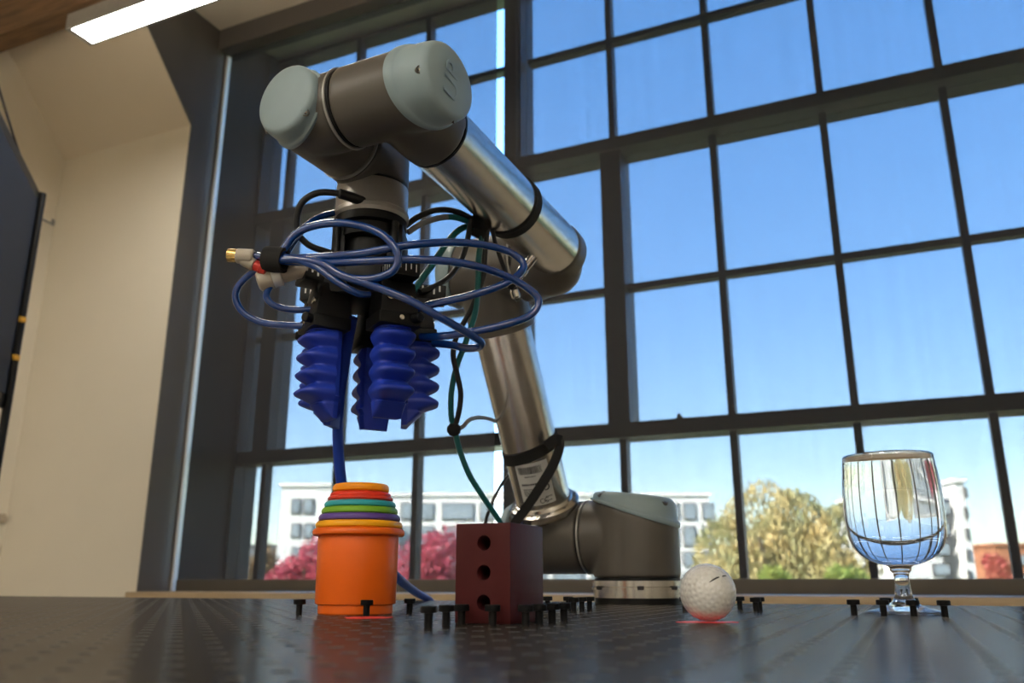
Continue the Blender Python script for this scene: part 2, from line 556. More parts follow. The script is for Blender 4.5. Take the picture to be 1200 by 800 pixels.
def mbx(lo, hi): return MB().box([1000 * c for c in lo], [1000 * c for c in hi])
def facade(root, x0, x1, ztop, depth, wins, m=M_CONC):
    h = ztop - GZ
    mbx((x0, 0, 0), (x1, depth, h)).build('wall', m, root, smooth=False)
    mbx((x0 - .15, -.15, h), (x1 + .15, depth, h + .25)).build('roof_edge', m, root, smooth=False)
    for (a, b, c, d) in wins:
        f = mbx((a, -.10, c - GZ), (b, .02, d - GZ)).build('window', M_RAIL if m is M_CONC else M_ROOF, root, smooth=False)
        mbx((a + .08, -.13, c - GZ + .08), (b - .08, -.11, d - GZ - .08)).build('pane', M_GLASSP, f, smooth=False)
bA = outdoor('office_building', 0, GZ, 62, 'long white office building with rows of windows, behind the robot arm', 'building')
facade(bA, -12.87, 14.28, 6.01, 12, [(-12.1, -10.81, 4.31, 5.52), (-12.01, -10.72, 2.46, 3.89), (-11.92, -10.65, 1.05, 2.11), (-11.84, -10.58, -0.46, 0.7), (-11.76, -10.5, -1.95, -0.86), (-10.62, -9.21, 4.31, 5.52), (-10.54, -9.13, 2.46, 3.89), (-10.46, -9.08, 1.05, 2.11), (-10.39, -9.01, -0.46, 0.7), (-10.32, -8.95, -1.95, -0.86), (-8.03, -5.65, 4.31, 5.52), (-7.97, -5.6, 2.46, 3.89), (-7.9, -5.57, 1.05, 2.11), (-7.85, -5.53, -0.46, 0.7), (-7.8, -5.49, -1.95, -0.86), (-5.06, -2.76, 4.31, 5.52), (-5.03, -2.74, 2.46, 3.89), (-4.99, -2.72, 1.05, 2.11), (-4.95, -2.7, -0.46, 0.7), (-4.92, -2.69, -1.95, -0.86), (-2.35, -0.12, 4.31, 5.52), (-2.33, -0.12, 2.46, 3.89), (-2.31, -0.12, 1.05, 2.11), (-2.3, -0.12, -0.46, 0.7), (-2.28, -0.12, -1.95, -0.86), (0.25, 2.46, 4.31, 5.52), (0.25, 2.44, 2.46, 3.89), (0.24, 2.42, 1.05, 2.11), (0.24, 2.4, -0.46, 0.7), (0.24, 2.39, -1.95, -0.86), (2.96, 5.16, 4.31, 5.52), (2.94, 5.11, 2.46, 3.89), (2.92, 5.08, 1.05, 2.11), (2.9, 5.05, -0.46, 0.7), (2.88, 5.01, -1.95, -0.86), (5.68, 7.86, 4.31, 5.52), (5.64, 7.79, 2.46, 3.89), (5.59, 7.74, 1.05, 2.11), (5.56, 7.69, -0.46, 0.7), (5.52, 7.64, -1.95, -0.86), (8.4, 10.32, 4.31, 5.52), (8.34, 10.23, 2.46, 3.89), (8.27, 10.16, 1.05, 2.11), (8.22, 10.09, -0.46, 0.7), (8.16, 10.03, -1.95, -0.86), (10.74, 12.04, 4.31, 5.52), (10.66, 11.93, 2.46, 3.89), (10.58, 11.86, 1.05, 2.11), (10.51, 11.78, -0.46, 0.7), (10.44, 11.7, -1.95, -0.86), (12.35, 13.26, 4.31, 5.52), (12.26, 13.15, 2.46, 3.89), (12.16, 13.07, 1.05, 2.11), (12.08, 12.98, -0.46, 0.7), (11.99, 12.89, -1.95, -0.86), (13.71, 14.61, 4.31, 5.52), (13.61, 14.49, 2.46, 3.89), (13.5, 14.4, 1.05, 2.11), (13.41, 14.3, -0.46, 0.7), (13.31, 14.2, -1.95, -0.86)])
bB = outdoor('office_building', 0, GZ, 59, 'white stair tower with small paired windows, left of the orange cup', 'building')
facade(bB, -15.95, -11.73, 6.37, 2.7, [(-15.18, -14.52, 4.51, 5.55), (-15.06, -14.41, 2.91, 3.88), (-14.95, -14.3, 1.34, 2.29), (-14.83, -14.2, -0.22, 0.72), (-14.3, -13.64, 4.51, 5.55), (-14.18, -13.54, 2.91, 3.88), (-14.08, -13.44, 1.34, 2.29), (-13.97, -13.34, -0.22, 0.72)])
bC = outdoor('office_building', 0, GZ, 48, 'white tower with a column of small windows, right of the goblet', 'building')
facade(bC, 24.97, 25.44, 5.42, 9, [(25.36, 25.56, 4.52, 5.14), (25.26, 25.46, 3.44, 4.05), (25.15, 25.34, 2.28, 2.88), (25.03, 25.23, 1.14, 1.73), (24.93, 25.12, 0.05, 0.64), (24.83, 25.02, -1.02, -0.44)])
bE = outdoor('office_building', 0, GZ, 48.5, 'pale building wing with grey windows seen just behind the goblet', 'building')
facade(bE, 21.83, 23.95, 5.09, 9, [(23.77, 24.73, 3.66, 4.38), (23.61, 24.57, 2.54, 3.24), (23.46, 24.41, 1.42, 2.12), (23.31, 24.26, 0.33, 1.01), (23.16, 24.1, -0.76, -0.08)])
bF = outdoor('low_building', 0, GZ, 70, 'low orange brick building at the far right', 'building')
facade(bF, 38.91, 48.62, 2.78, 9, [(40.32, 41.69, 1.31, 2.11), (40.08, 41.45, -0.13, 0.65)], M_BRICKF)
bG = outdoor('low_building', 0, GZ, 130, 'distant low grey building at the left edge of the window', 'building')
facade(bG, -43.16, -35.13, 5.13, 9, [(-42.32, -41.61, 3.52, 4.39), (-41.17, -40.46, 3.52, 4.39), (-40.03, -39.32, 3.52, 4.39), (-38.88, -38.17, 3.52, 4.39), (-37.73, -37.03, 3.52, 4.39)], M_ROOF)


def tree(name, x, d, zc, rx, rz, cols, label, n=2600, leaf=0.16, droop=0.0, seed=1, group=None, cat='tree'):
    rng = np.random.default_rng(seed)
    root = outdoor(name, x, GZ, d, label, cat, group)
    zc0 = zc - GZ
    # lumpy crown: leaf quads spread over several overlapping lobes
    lobes = [(rng.uniform(-.6, .6) * rx, rng.uniform(-.6, .6) * rx, zc0 + rng.uniform(-.6, .55) * rz, rng.uniform(.38, .62)) for _ in range(13)]
    vs, fs = [], []
    for i in range(n):
        lx, ly, lz, k = lobes[rng.integers(len(lobes))]
        u = rng.normal(size=3); u /= np.linalg.norm(u)
        rr = k * rng.uniform(.72, 1.02)
        p = np.array([lx + u[0] * rx * rr, ly + u[1] * rx * rr, lz + u[2] * rz * rr])
        if droop: p[2] -= droop * rng.uniform(0, 1) * max(0, 1 - u[2])
        a = rng.normal(size=3); a /= np.linalg.norm(a)
        b = np.cross(a, rng.normal(size=3)); b /= np.linalg.norm(b)
        s = leaf * rng.uniform(.7, 1.4); sl = s * (2.2 if droop else 1.2)
        if droop: a = np.array([rng.normal() * .25, rng.normal() * .25, -1.0])
        q = len(vs)
        vs += [p * 1000, (p + b * s * .5 + a * sl * .5) * 1000, (p + a * sl) * 1000, (p - b * s * .5 + a * sl * .5) * 1000]
        fs.append((q, q + 1, q + 2, q + 3))
    me = bpy.data.meshes.new('crown')
    me.from_pydata([tuple(v * MM) for v in vs], [], fs)
    me.materials.append(leaf_mat(name + '_leaves', *cols))
    c = bpy.data.objects.new('crown', me); COL.objects.link(c); c.parent = root; c['kind'] = 'stuff'
    # an inner mass so that the crown is not see-through
    for j, (lx, ly, lz, k) in enumerate(lobes[:0]): pass
    t = MB().tube([(0, 0, 0), (60, 40, zc0 * 450), (0, 0, zc0 * 1000)], 170 if rx > 2 else 90, 8)
    for s in range(5):
        an = s * 1.3 + seed
        t.tube([(0, 0, zc0 * 600), (math.cos(an) * rx * 300, math.sin(an) * rx * 300, zc0 * 850), (math.cos(an) * rx * 600, math.sin(an) * rx * 600, zc0 * 1000 + rz * 200)], 60 if rx > 2 else 30, 6)
    t.build('trunk', M_BARK, root)
    return root
tree('willow_tree', 10.72, 34, 0.98, 3.33, 3.24, ((0.34,0.35,0.16),(0.64,0.50,0.22)), 'big yellow-green weeping willow outside between the robot base and goblet', 26000, 0.115, 1.3, 5, 'trees outside the window', 'tree')
tree('maple_tree', -10.65, 46, 0.27, 2.06, 2.27, ((0.42,0.05,0.085),(0.62,0.12,0.16)), 'pinkish red tree outside at the left of the orange cup', 6000, 0.16, 0, 11, 'trees outside the window', 'tree')
tree('maple_tree', -3.95, 46, 0.61, 2.43, 2.29, ((0.42,0.05,0.085),(0.60,0.12,0.17)), 'pinkish red tree outside between the orange cup and red block', 6000, 0.16, 0, 12, 'trees outside the window', 'tree')
tree('garden_shrub', 7.26, 24, -0.16, 0.51, 0.58, ((0.20,0.30,0.06),(0.42,0.46,0.10)), 'small bright green shrub in front of the willow, beside the golf ball', 1800, 0.1, 0, 13, 'trees outside the window', 'shrub')
tree('garden_shrub', 9.08, 24, -0.12, 0.6, 0.59, ((0.20,0.30,0.06),(0.45,0.48,0.12)), 'small bright green shrub in front of the willow, beside the goblet stem', 1800, 0.1, 0, 14, 'trees outside the window', 'shrub')
tree('autumn_tree', -14.52, 51, 0.68, 1.2, 1.64, ((0.20,0.14,0.06),(0.36,0.22,0.09)), 'small brown autumn tree outside near the left window edge', 2500, 0.16, 0, 15, 'trees outside the window', 'tree')
tree('autumn_tree', -17.87, 56, 0.32, 0.98, 1.48, ((0.22,0.09,0.07),(0.32,0.14,0.10)), 'small reddish brown tree outside at the leftmost pane', 2000, 0.16, 0, 16, 'trees outside the window', 'tree')
tree('maple_tree', 23.34, 42, 0.56, 0.57, 1.04, ((0.55,0.10,0.10),(0.62,0.25,0.14)), 'small red tree outside beside the white tower on the right', 1500, 0.14, 0, 17, 'trees outside the window', 'tree')


# ------------------------------------------------------------------ table
TX0, TX1, TY0, TY1 = -2162.0, 738.0, -212.5, 1287.5
PIT = 25.0
def table():
    root = empty('optical_table', ((TX0 + TX1) / 2, (TY0 + TY1) / 2, ZF))
    tag(root, 'long black metal table with a grid of threaded holes, under the robot and toys', 'table')
    ox, oy = (TX0 + TX1) / 2, (TY0 + TY1) / 2
    nx, ny = int((TX1 - TX0) / PIT), int((TY1 - TY0) / PIT)
    N = 8
    ang = [math.pi / 8 + 2 * math.pi * k / N for k in range(N)]
    sq = []
    h = PIT / 2
    for a in ang:
        c, s = math.cos(a), math.sin(a); q = h / max(abs(c), abs(s)); sq.append((c * q, s * q))
    # octagon directions at 22.5 deg miss the corners: add the corner as an extra vertex
    ring = []
    for k in range(N):
        ring.append(sq[k])
    cx = np.arange(nx) * PIT + TX0 + h
    cyy = np.arange(ny) * PIT + TY0 + h
    C = np.array([(x, y) for y in cyy for x in cx])
    base = []
    for (px, py) in ring: base.append((px, py, 0))                         # 0..7 outer
    corners = [(h, h), (-h, h), (-h, -h), (h, -h)]
    for (px, py) in corners: base.append((px, py, 0))                      # 8..11
    for r, z in ((4.0, 0), (3.75, -0.22), (3.75, -7.0)):
        for a in ang: base.append((r * math.cos(a), r * math.sin(a), z))   # 12.., 20.., 28..
    base = np.array(base)
    f, mi = [], []
    for k in range(N):
        k2 = (k + 1) % N
        f.append((k, k2, 12 + k2, 12 + k)); mi.append(0)
        f.append((12 + k, 12 + k2, 20 + k2, 20 + k)); mi.append(1)
        f.append((20 + k, 20 + k2, 28 + k2, 28 + k)); mi.append(2)
    # corner triangles between ring vertices 22.5 and 67.5 deg etc.
    for ci, (k, k2) in enumerate(((0, 1), (2, 3), (4, 5), (6, 7))):
        f.append((k, 8 + ci, k2)); mi.append(0)
    f.append(tuple(28 + k for k in range(N))); mi.append(2)
    nb = len(base)
    zt = -ZF
    allv = (base[None, :, :] + np.concatenate([C - [ox, oy], np.zeros((len(C), 1))], 1)[:, None, :]).reshape(-1, 3)
    allv[:, 2] += zt
    faces = [tuple(i + n * nb for i in q) for n in range(len(C)) for q in f]
    me = bpy.data.meshes.new('table_top')
    me.from_pydata((allv * MM).tolist(), [], faces)
    for m in (M_TABLE, M_RIM, M_HOLE): me.materials.append(m)
    me.polygons.foreach_set('material_index', mi * len(C))
    t = bpy.data.objects.new('table_top', me); COL.objects.link(t); t.parent = root
    a, b = (TX1 - TX0) / 2, (TY1 - TY0) / 2
    MB().box((-a, -b, zt - 58), (a, b, zt - 8)).build('table_core', M_TABLE, root, smooth=False)
    e = MB()
    for lo, hi in (((-a, -b, zt - 8), (a, -b + .4, zt - .02)), ((-a, b - .4, zt - 8), (a, b, zt - .02)), ((-a, -b, zt - 8), (-a + .4, b, zt - .02)), ((a - .4, -b, zt - 8), (a, b, zt - .02))): e.box(lo, hi)
    e.build('edge_strip', M_TABLE, root, smooth=False)
    for sx in (-1, 1):
        for sy in (-1, 1):
            MB().box((sx * (a - 150) - 45, sy * (b - 150) - 45, 0), (sx * (a - 150) + 45, sy * (b - 150) + 45, zt - 58)).build('leg', M_BLACK, root, bevel=5)
table()

# ------------------------------------------------------------------ robot arm
RB = empty('robot_arm', (-354.8, 1220.8, 0), -0.0294)
tag(RB, 'six-jointed robot arm with grey joints, pale blue caps and silver tubes', 'robot arm')
t1, t2 = 0.5453, 1.5284
U = V(0, -math.sin(t1), math.cos(t1)); VV = V(0, -math.sin(t2), math.cos(t2))
S0 = V(0, 0, 93.6)
SA = S0 + V(-131.9, 0, 0); EA = SA + U * 421.3; EF = S0 + U * 421.3 + V(-17.6, 0, 0)
WF = EF + VV * 407.4; WC = WF + V(-97.3, 0, 0); TC = WC + V(0, 105, 0); FL = TC + V(0, 0, -69.7)
EX = V(-1, 0, 0); ZZ = V(0, 0, 1); YY = V(0, 1, 0)

def slant_cyl(mb, o, a, b, r, h_lo, h_hi, tilt, n=64):
    """cylinder along a; its far end is cut on a slant, higher on the side b"""
    a = a.normalized(); b = (b - a * b.dot(a)).normalized(); c = a.cross(b)
    vs = []
    for end in (0, 1):
        for i in range(n):
            t = 2 * math.pi * i / n
            h = h_lo if end == 0 else h_hi + tilt * math.cos(t)
            vs.append(o + a * h + (b * math.cos(t) + c * math.sin(t)) * r)
    fs = [(i, (i + 1) % n, n + (i + 1) % n, n + i) for i in range(n)] + [tuple(range(n - 1, -1, -1)), tuple(range(n, 2 * n))]
    mb.add(vs, fs)

def remesh(o, vox, it=8):
    m = o.modifiers.new('join', 'REMESH'); m.mode = 'VOXEL'; m.voxel_size = vox * MM; m.use_smooth_shade = True
    s = o.modifiers.new('soften', 'SMOOTH'); s.iterations = it; s.factor = 0.5

def cap(o, a, b, r, h0, thick, tilt, ttop, screws=(0.9, 2.7, 4.6), n=64):
    a = a.normalized(); b = (b - a * b.dot(a)).normalized(); c = a.cross(b)
    prof = [(0.90, -0.10), (1.045, -0.10), (1.06, -0.02), (1.055, 0.10), (1.02, 0.14), (0.995, 0.18), (0.99, 0.35), (0.985, 0.62), (0.96, 0.82), (0.91, 0.94), (0.84, 0.99), (0.4, 1.0), (0.001, 1.0)]
    vs, fs = [], []
    def pt(k, t, th):
        x, y = k * r * math.cos(th), k * r * math.sin(th)
        zb = h0 + tilt * x / r; zt = h0 + thick + ttop * x / r
        return o + a * (zb + (zt - zb) * t) + b * x + c * y
    for k, t in prof:
        for i in range(n): vs.append(pt(k, t, 2 * math.pi * i / n))
    for j in range(len(prof) - 1):
        for i in range(n):
            i2 = (i + 1) % n
            fs.append((j * n + i, j * n + i2, (j + 1) * n + i2, (j + 1) * n + i))
    fs.append(tuple(range(n - 1, -1, -1)))
    cp = MB().add(vs, fs).build('joint_cap', M_CAP, RB, angle=60)
    for s in screws:
        p = pt(0.93, 0.80, s); rad = (b * math.cos(s) + c * math.sin(s)) * .55 + a * .83
        MB().lathe([(r * .105, -3), (r * .105, .7), (r * .075, .8), (r * .07, -1)], 16, p, rad).build('screw_recess', M_BODY, cp)
        MB().lathe([(r * .055, -2), (r * .055, .8), (r * .03, 1.0)], 12, p, rad).build('cap_screw', M_NICKEL, cp)
    return cp, pt

def ring(name, o, a, r0, r1, h0, h1, m):
    return MB().lathe([(r0, h0), (r1, h0), (r1, h1), (r0, h1)], 64, o, a, closed=True).build(name, m, RB, angle=30)

# base
MB().lathe([(58, 0), (61.5, 0), (61.5, 8), (58, 8)], 64).build('base_pad', M_BLACK, RB)
bf = MB().lathe([(61, 8), (63.5, 8), (63.5, 19), (66, 19), (66, 22), (64, 23), (64, 31), (58, 31)], 64).build('base_flange', M_SILVER, RB)
for an in (-2.2, -1.2, -0.4, 0.6, 2.0, 3.2):
    MB().box((63, -4.5, 19), (67.5, 4.5, 24)).build('bolt_slot', M_INK, bf, smooth=False).rotation_euler = (0, 0, an)
ring('seal_ring', V(0, 0, 0), ZZ, 50, 61, 31, 35, M_BLACK)
h1 = MB(); slant_cyl(h1, V(0, 0, 0), ZZ, V(-1, 0, 0), 62, 35, 127, 20)
h1.lathe([(53, -5), (53, 71)], 64, S0, EX)
o = h1.build('base_housing', M_BODY, RB); remesh(o, 2.6)
cap(V(0, 0, 0), ZZ, V(-1, 0, 0), 61, 128, 24, 20, 7)
ring('seal_ring', S0, EX, 46, 53.8, 70.5, 73, M_RINGL); ring('seal_ring', S0, EX, 46, 52, 73, 76, M_BLACK)
# shoulder housing
h2 = MB(); h2.lathe([(53, 76), (53, 150)], 64, S0, EX); slant_cyl(h2, SA, EX, U, 53, -40, 42, 12)
h2.lathe([(46, 0), (48, 46)], 64, SA, U)
o = h2.build('shoulder_housing', M_BODY, RB); remesh(o, 2.6)
cap(SA, EX, U, 53, 44, 22, 12, 4)
cl = MB().lathe([(40, 46), (51, 46), (53, 50), (53, 58), (50, 61), (45, 62), (43, 66), (40, 67)], 64, SA, U).build('tube_collar', M_SILVER, RB, angle=25)
fx, fy_ = frame(U)
for k in range(12):
    an = 2 * math.pi * k / 12
    p = SA + U * 59.5 + (fx * math.cos(an) + fy_ * math.sin(an)) * 48
    MB().lathe([(2.6, -1), (2.6, 2.2), (1.4, 2.3), (1.3, 1.2)], 10, p, U).build('collar_screw', M_INK, cl)
# upper-arm tube
MB().lathe([(41, 60), (41, 336)], 72, SA, U).build('upper_arm_tube', M_ALU, RB)
# elbow
ring('tube_collar', SA, U, 38, 47, 333, 341, M_BODY)
h3 = MB(); h3.lathe([(46, 341), (46, 421)], 64, SA, U); slant_cyl(h3, EA, EX, -U, 46, -52, 42, 10)
o = h3.build('elbow_housing', M_BODY, RB); remesh(o, 2.4)
cap(EA, EX, -U, 46, 43, 21, 10, 3)
ring('seal_ring', EA, EX, 40, 46.8, -54.5, -52, M_RINGL); ring('seal_ring', EA, EX, 38, 45, -57, -54.5, M_BLACK)
# forearm elbow knuckle
h4 = MB(); EC = EF + V(-15, 0, -12)
h4.lathe([(44, 57), (44, 100)], 64, EA, -EX)
h4.lathe([(0.01, -41), (16, -38), (29, -29.5), (38, -16), (41, 0), (38, 16), (29, 29.5), (16, 38), (0.01, 41)], 48, EC, EX)
h4.lathe([(37, 0), (38.5, 32)], 64, EF, VV)
h4.lathe([(41, 0), (43, 45)], 48, EC, EX)
o = h4.build('forearm_knuckle', M_BODY, RB); remesh(o, 2.4, 12)
# forearm tube
L_END = 334
MB().lathe([(36.5, 26), (36.5, L_END)], 72, EF, VV).build('forearm_tube', M_ALU, RB)
ring('seal_ring', EF, VV, 35, 37.4, L_END - 1, L_END + 2, M_BLACK)
# wrist 1
NX = (407.4 - L_END - 2)
h5 = MB(); slant_cyl(h5, WF, -EX, -VV, 38.8, -50, 30, 13); h5.lathe([(38, 0), (38, NX)], 64, WF, -VV)
o = h5.build('wrist_housing', M_BODY, RB); remesh(o, 2.2)
c1, pt1 = cap(WF, -EX, -VV, 38.5, 31, 30, 13, 4, screws=(1.3, 3.4, 5.2))
ring('seal_ring', WF, EX, 34, 38.2, 49.5, 52.6, M_BLACK); ring('seal_ring', WF, EX, 34, 39.8, 52.6, 55, M_RINGL)
# wrist 2
h6 = MB(); h6.lathe([(38.5, 0), (38.5, 42)], 64, WC, -EX); slant_cyl(h6, WC, -YY, -EX, 37.5, -57, 19, 13)
o = h6.build('wrist_housing', M_BODY, RB); remesh(o, 2.2)
cap(WC, -YY, -EX, 37, 20, 23, 13, 3, screws=(1.5, 3.9, 5.6))
ring('seal_ring', WC, YY, 33, 38.6, 57, 59, M_RINGL); ring('seal_ring', WC, YY, 33, 37.5, 59, 61.5, M_BLACK)
# wrist 3
h7 = MB(); h7.lathe([(38.5, 61.5), (38.5, 105)], 64, WC, YY); slant_cyl(h7, TC, ZZ, -YY, 38.5, -29, 24, 12)
o = h7.build('wrist_housing', M_BODY, RB); remesh(o, 2.2)
cap(TC, ZZ, -YY, 38.5, 25, 22, 12, 3)
ring('seal_ring', TC, ZZ, 34, 37.6, -32, -29, M_BLACK)
MB().lathe([(30, -32), (38.6, -32), (38.6, -60), (40.2, -62), (40.2, -66), (38.5, -69.5), (30, -69.5)], 64, TC, ZZ).build('tool_flange', M_FLANGE, RB, angle=25)
# raised UR letters on the wrist cap
def text_mesh(body, size, ext):
    cu = bpy.data.curves.new('lettering', 'FONT')
    cu.body = body; cu.size = size * MM; cu.extrude = ext * MM
    cu.align_x = 'CENTER'; cu.align_y = 'CENTER'
    to = bpy.data.objects.new('lettering', cu); COL.objects.link(to)
    bpy.context.view_layer.update()
    me = bpy.data.meshes.new_from_object(to.evaluated_get(bpy.context.evaluated_depsgraph_get()))
    bpy.data.objects.remove(to, do_unlink=True)
    return me
me = text_mesh('UR', 33, 0.7)
me.materials.clear(); me.materials.append(M_CAP)
lt = bpy.data.objects.new('lettering', me); COL.objects.link(lt); lt.parent = c1
lx = V(0, 0.15, 1).normalized(); n_ = V(1, -4 / 40 * 0, 0); ly = n_.cross(lx)
lt.matrix_local = Matrix.Translation((WF + V(61.4, 2, 0)) * MM) @ Matrix((lx, ly, n_)).transposed().to_4x4()

# rating sticker on the upper-arm tube (curved): paper, barcode, print lines, CE mark
def cylpatch(mb, a0, a1, h0, h1, r, n=10, mi=0):
    vs, fs = [], []
    for i in range(n + 1):
        a = a0 + (a1 - a0) * i / n
        d = SIDE * math.cos(a) + CR * math.sin(a)
        vs += [SA + U * h0 + d * r, SA + U * h1 + d * r]
    for i in range(n): fs.append((2 * i, 2 * i + 2, 2 * i + 3, 2 * i + 1))
    mb.add(vs, fs, mi)
vd = V(0.46, -1.0, 0)                       # towards the viewer, square to U
SIDE = (vd - U * vd.dot(U)).normalized(); CR = U.cross(SIDE)
st = MB(); cylpatch(st, -0.80, 0.42, 74, 140, 41.25, 24)
sk = st.build('rating_sticker', M_LABEL, RB)
ink = MB(); rr = random.Random(3)
a = -0.70
while a < 0.16:
    w = rr.choice((.012, .02, .032)); cylpatch(ink, a, a + w, 124, 135, 41.45, 2); a += w + rr.choice((.012, .02))
for hh, a0, a1 in ((119, -.5, -.1), (111, .05, .3), (106, -.68, -.02), (105, .1, .34), (99, -.66, -.2), (96, -.66, -.3), (93, -.66, -.25), (90, -.66, -.35), (82, -.5, -.3), (78, .0, .3), (84, .08, .34)):
    x = a0
    while x < a1:
        w = rr.uniform(.02, .06); cylpatch(ink, x, min(x + w, a1), hh, hh + (3.2 if hh == 106 else 1.7), 41.45, 2); x += w + .018
def arc(a_c, h_c, rad, t0, t1, wd, n=14):
    for i in range(n):
        p = []
        for t in (t0 + (t1 - t0) * i / n, t0 + (t1 - t0) * (i + 1) / n):
            for q in (rad - wd / 2, rad + wd / 2): p.append((a_c + q * math.cos(t) / 41.45, h_c + q * math.sin(t)))
        vs = [SA + U * h + (SIDE * math.cos(a) + CR * math.sin(a)) * 41.45 for a, h in p]
        ink.add(vs, [(0, 1, 3, 2)])
arc(-.06, 80, 3.4, .8, 5.5, 1.0); arc(.10, 80, 3.4, .8, 5.5, 1.0); cylpatch(ink, .02, .10, 79.5, 80.5, 41.45, 2)
arc(.17, 100, 4.6, -2.2, 2.9, 2.0)
ink.build('print', M_INK, sk)

# ------------------------------------------------------------------ gripper
GR = empty('soft_gripper', (-485.3, 704.0, 401.4), YAW)
tag(GR, 'black gripper hub with blue bellows fingers hanging from the robot wrist', 'gripper')
MB().lathe([(30, 0), (38.5, 0), (38.5, -9), (34, -11), (34, -24), (30, -26)], 48).build('tool_coupling', M_BLACK, GR)
MB().lathe([(26, -24), (26, -64)], 32).build('hub_column', M_BLACK, GR)
MB().box((-36, -24, -58), (-22, 24, -12)).build('coupling_plate', M_BLACK, GR, bevel=2)
MB().box((22, -24, -58), (38, 24, -12)).build('coupling_plate', M_BLACK, GR, bevel=2)
for x, y in ((-30, -26), (30, -26)):
    MB().lathe([(4, -10), (4, -66)], 12, (x, y, 0)).build('standoff', M_BLACK, GR)
MB().box((-44, -40, -92), (46, 40, -60)).build('manifold', M_BLACK, GR, bevel=3)
MB().box((-14, -52, -84), (22, -38, -64)).build('valve_block', M_BLACK, GR, bevel=2)
# fingers: position (x, y) and the outward direction of the bellows, degrees
FING = [(-37, -22, 214), (33, -34, 300), (50, 24, 8), (2, 50, 118), (-44, 26, 168)]

def finger_mesh():
    L0, L1 = 0.0, 84.0
    rows = 74
    mb = MB(); K = 28
    vs, fs = [], []
    def section(t):
        z = -t
        ph = (t - 4) / 18.2
        rdg = (0.5 + 0.5 * math.cos(2 * math.pi * (ph - 0.5))) ** 0.75 if 4 < t < 78 else 0.35
        o = 13 + 12.5 * rdg; w = 16.5 + 4.0 * rdg; inn = -13.0
        if t < 5: o, w = 16 + (t / 5) * 2, 17
        if t > 70:
            q = (t - 70) / 22; o = o * (1 - q) + (inn + 6) * q; w = w * (1 - q) + 15 * q
        return z, o, w, inn
    ts = [i * 92 / rows for i in range(rows + 1)]
    for t in ts:
        z, o, w, inn = section(t)
        for k in range(K):
            th = -math.pi / 2 + math.pi * k / (K - 4 - 1) if k < K - 4 else None
            if th is not None:
                c, s = math.cos(th), math.sin(th)
                x = inn + 6 + (o - inn - 6) * (abs(c) ** 0.55); y = w * math.copysign(abs(s) ** 0.55, s)
            else:
                j = k - (K - 4)
                x, y = [(inn + 6, 15.5), (inn, 13.5), (inn, -13.5), (inn + 6, -15.5)][j]
                y *= w / 17 if t > 70 else 1
            vs.append((x, y, z))
    R_ = len(ts)
    for i in range(R_ - 1):
        for k in range(K):
            k2 = (k + 1) % K
            fs.append((i * K + k, i * K + k2, (i + 1) * K + k2, (i + 1) * K + k))
    fs.append(tuple(range(K - 1, -1, -1))); fs.append(tuple((R_ - 1) * K + k for k in range(K)))
    return mb.add(vs, fs)
fmesh = None
for i, (x, y, an) in enumerate(FING):
    r_ = math.radians(an)
    if fmesh is None:
        f0 = finger_mesh().build('finger', M_SIL, GR, angle=70); fmesh = f0.data
        f_ = f0
    else:
        f_ = bpy.data.objects.new('finger', fmesh); COL.objects.link(f_); f_.parent = GR
    zf = -126
    f_.location = (x * MM, y * MM, zf * MM); f_.rotation_euler = (0, 0, r_)
    # mount: clamp plate, block, graduated rail
    def sub(nm, mbd, m, bev=2.0):
        q = mbd.build(nm, m, f_, bevel=bev); return q
    sub('clamp_plate', MB().box((-19, -22, -4), (21, 22, 9)), M_BLACK)
    blk = MB().add([(-18, -20, 9), (19, -20, 9), (19, 20, 9), (-18, 20, 9), (-18, -18, 44), (12, -18, 44), (12, 18, 44), (-18, 18, 44)],
                   [(3, 2, 1, 0), (4, 5, 6, 7), (0, 1, 5, 4), (1, 2, 6, 5), (2, 3, 7, 6), (3, 0, 4, 7)])
    sub('mount_block', blk, M_BLACK)
    dist = math.hypot(x, y)
    sub('graduated_rail', MB().box((-dist * .8, -15, 44), (30, 15, 60)), M_BLACK)
    tk = MB()
    for sgn in (-1, 1):
        for k in range(6):
            tk.box((-8 + k * 6.0, sgn * 15.05 - .2, 49 + (3 if k % 2 else 0)), (-6.2 + k * 6.0, sgn * 15.05 + .2, 58.5))
    for k in range(5):
        tk.box((30.0, -12 + k * 5.5, 49 + (2.5 if k % 2 else 0)), (30.3, -10.9 + k * 5.5, 57))
    t_ = tk.build('tick_marks', M_WHITE, f_, smooth=False); t_['kind'] = 'stuff'
    for by in (-11, 11):
        MB().lathe([(3.6, 0), (3.6, 2.2), (2, 2.4), (1.9, 1)], 12, (17, by, 24), (1, 0, .2)).build('bolt', M_NICKEL, f_)
    MB().lathe([(2.6, 0), (2.6, 2.4), (1.5, 2.6)], 10, (21, 0, 3), (1, 0, 0)).build('bolt', M_NICKEL, f_)
    MB().lathe([(5, 0), (5, 10), (4, 11)], 14, (19, 14, 4), (1, 0.35, 0)).build('hose_port', M_BLACK, f_)

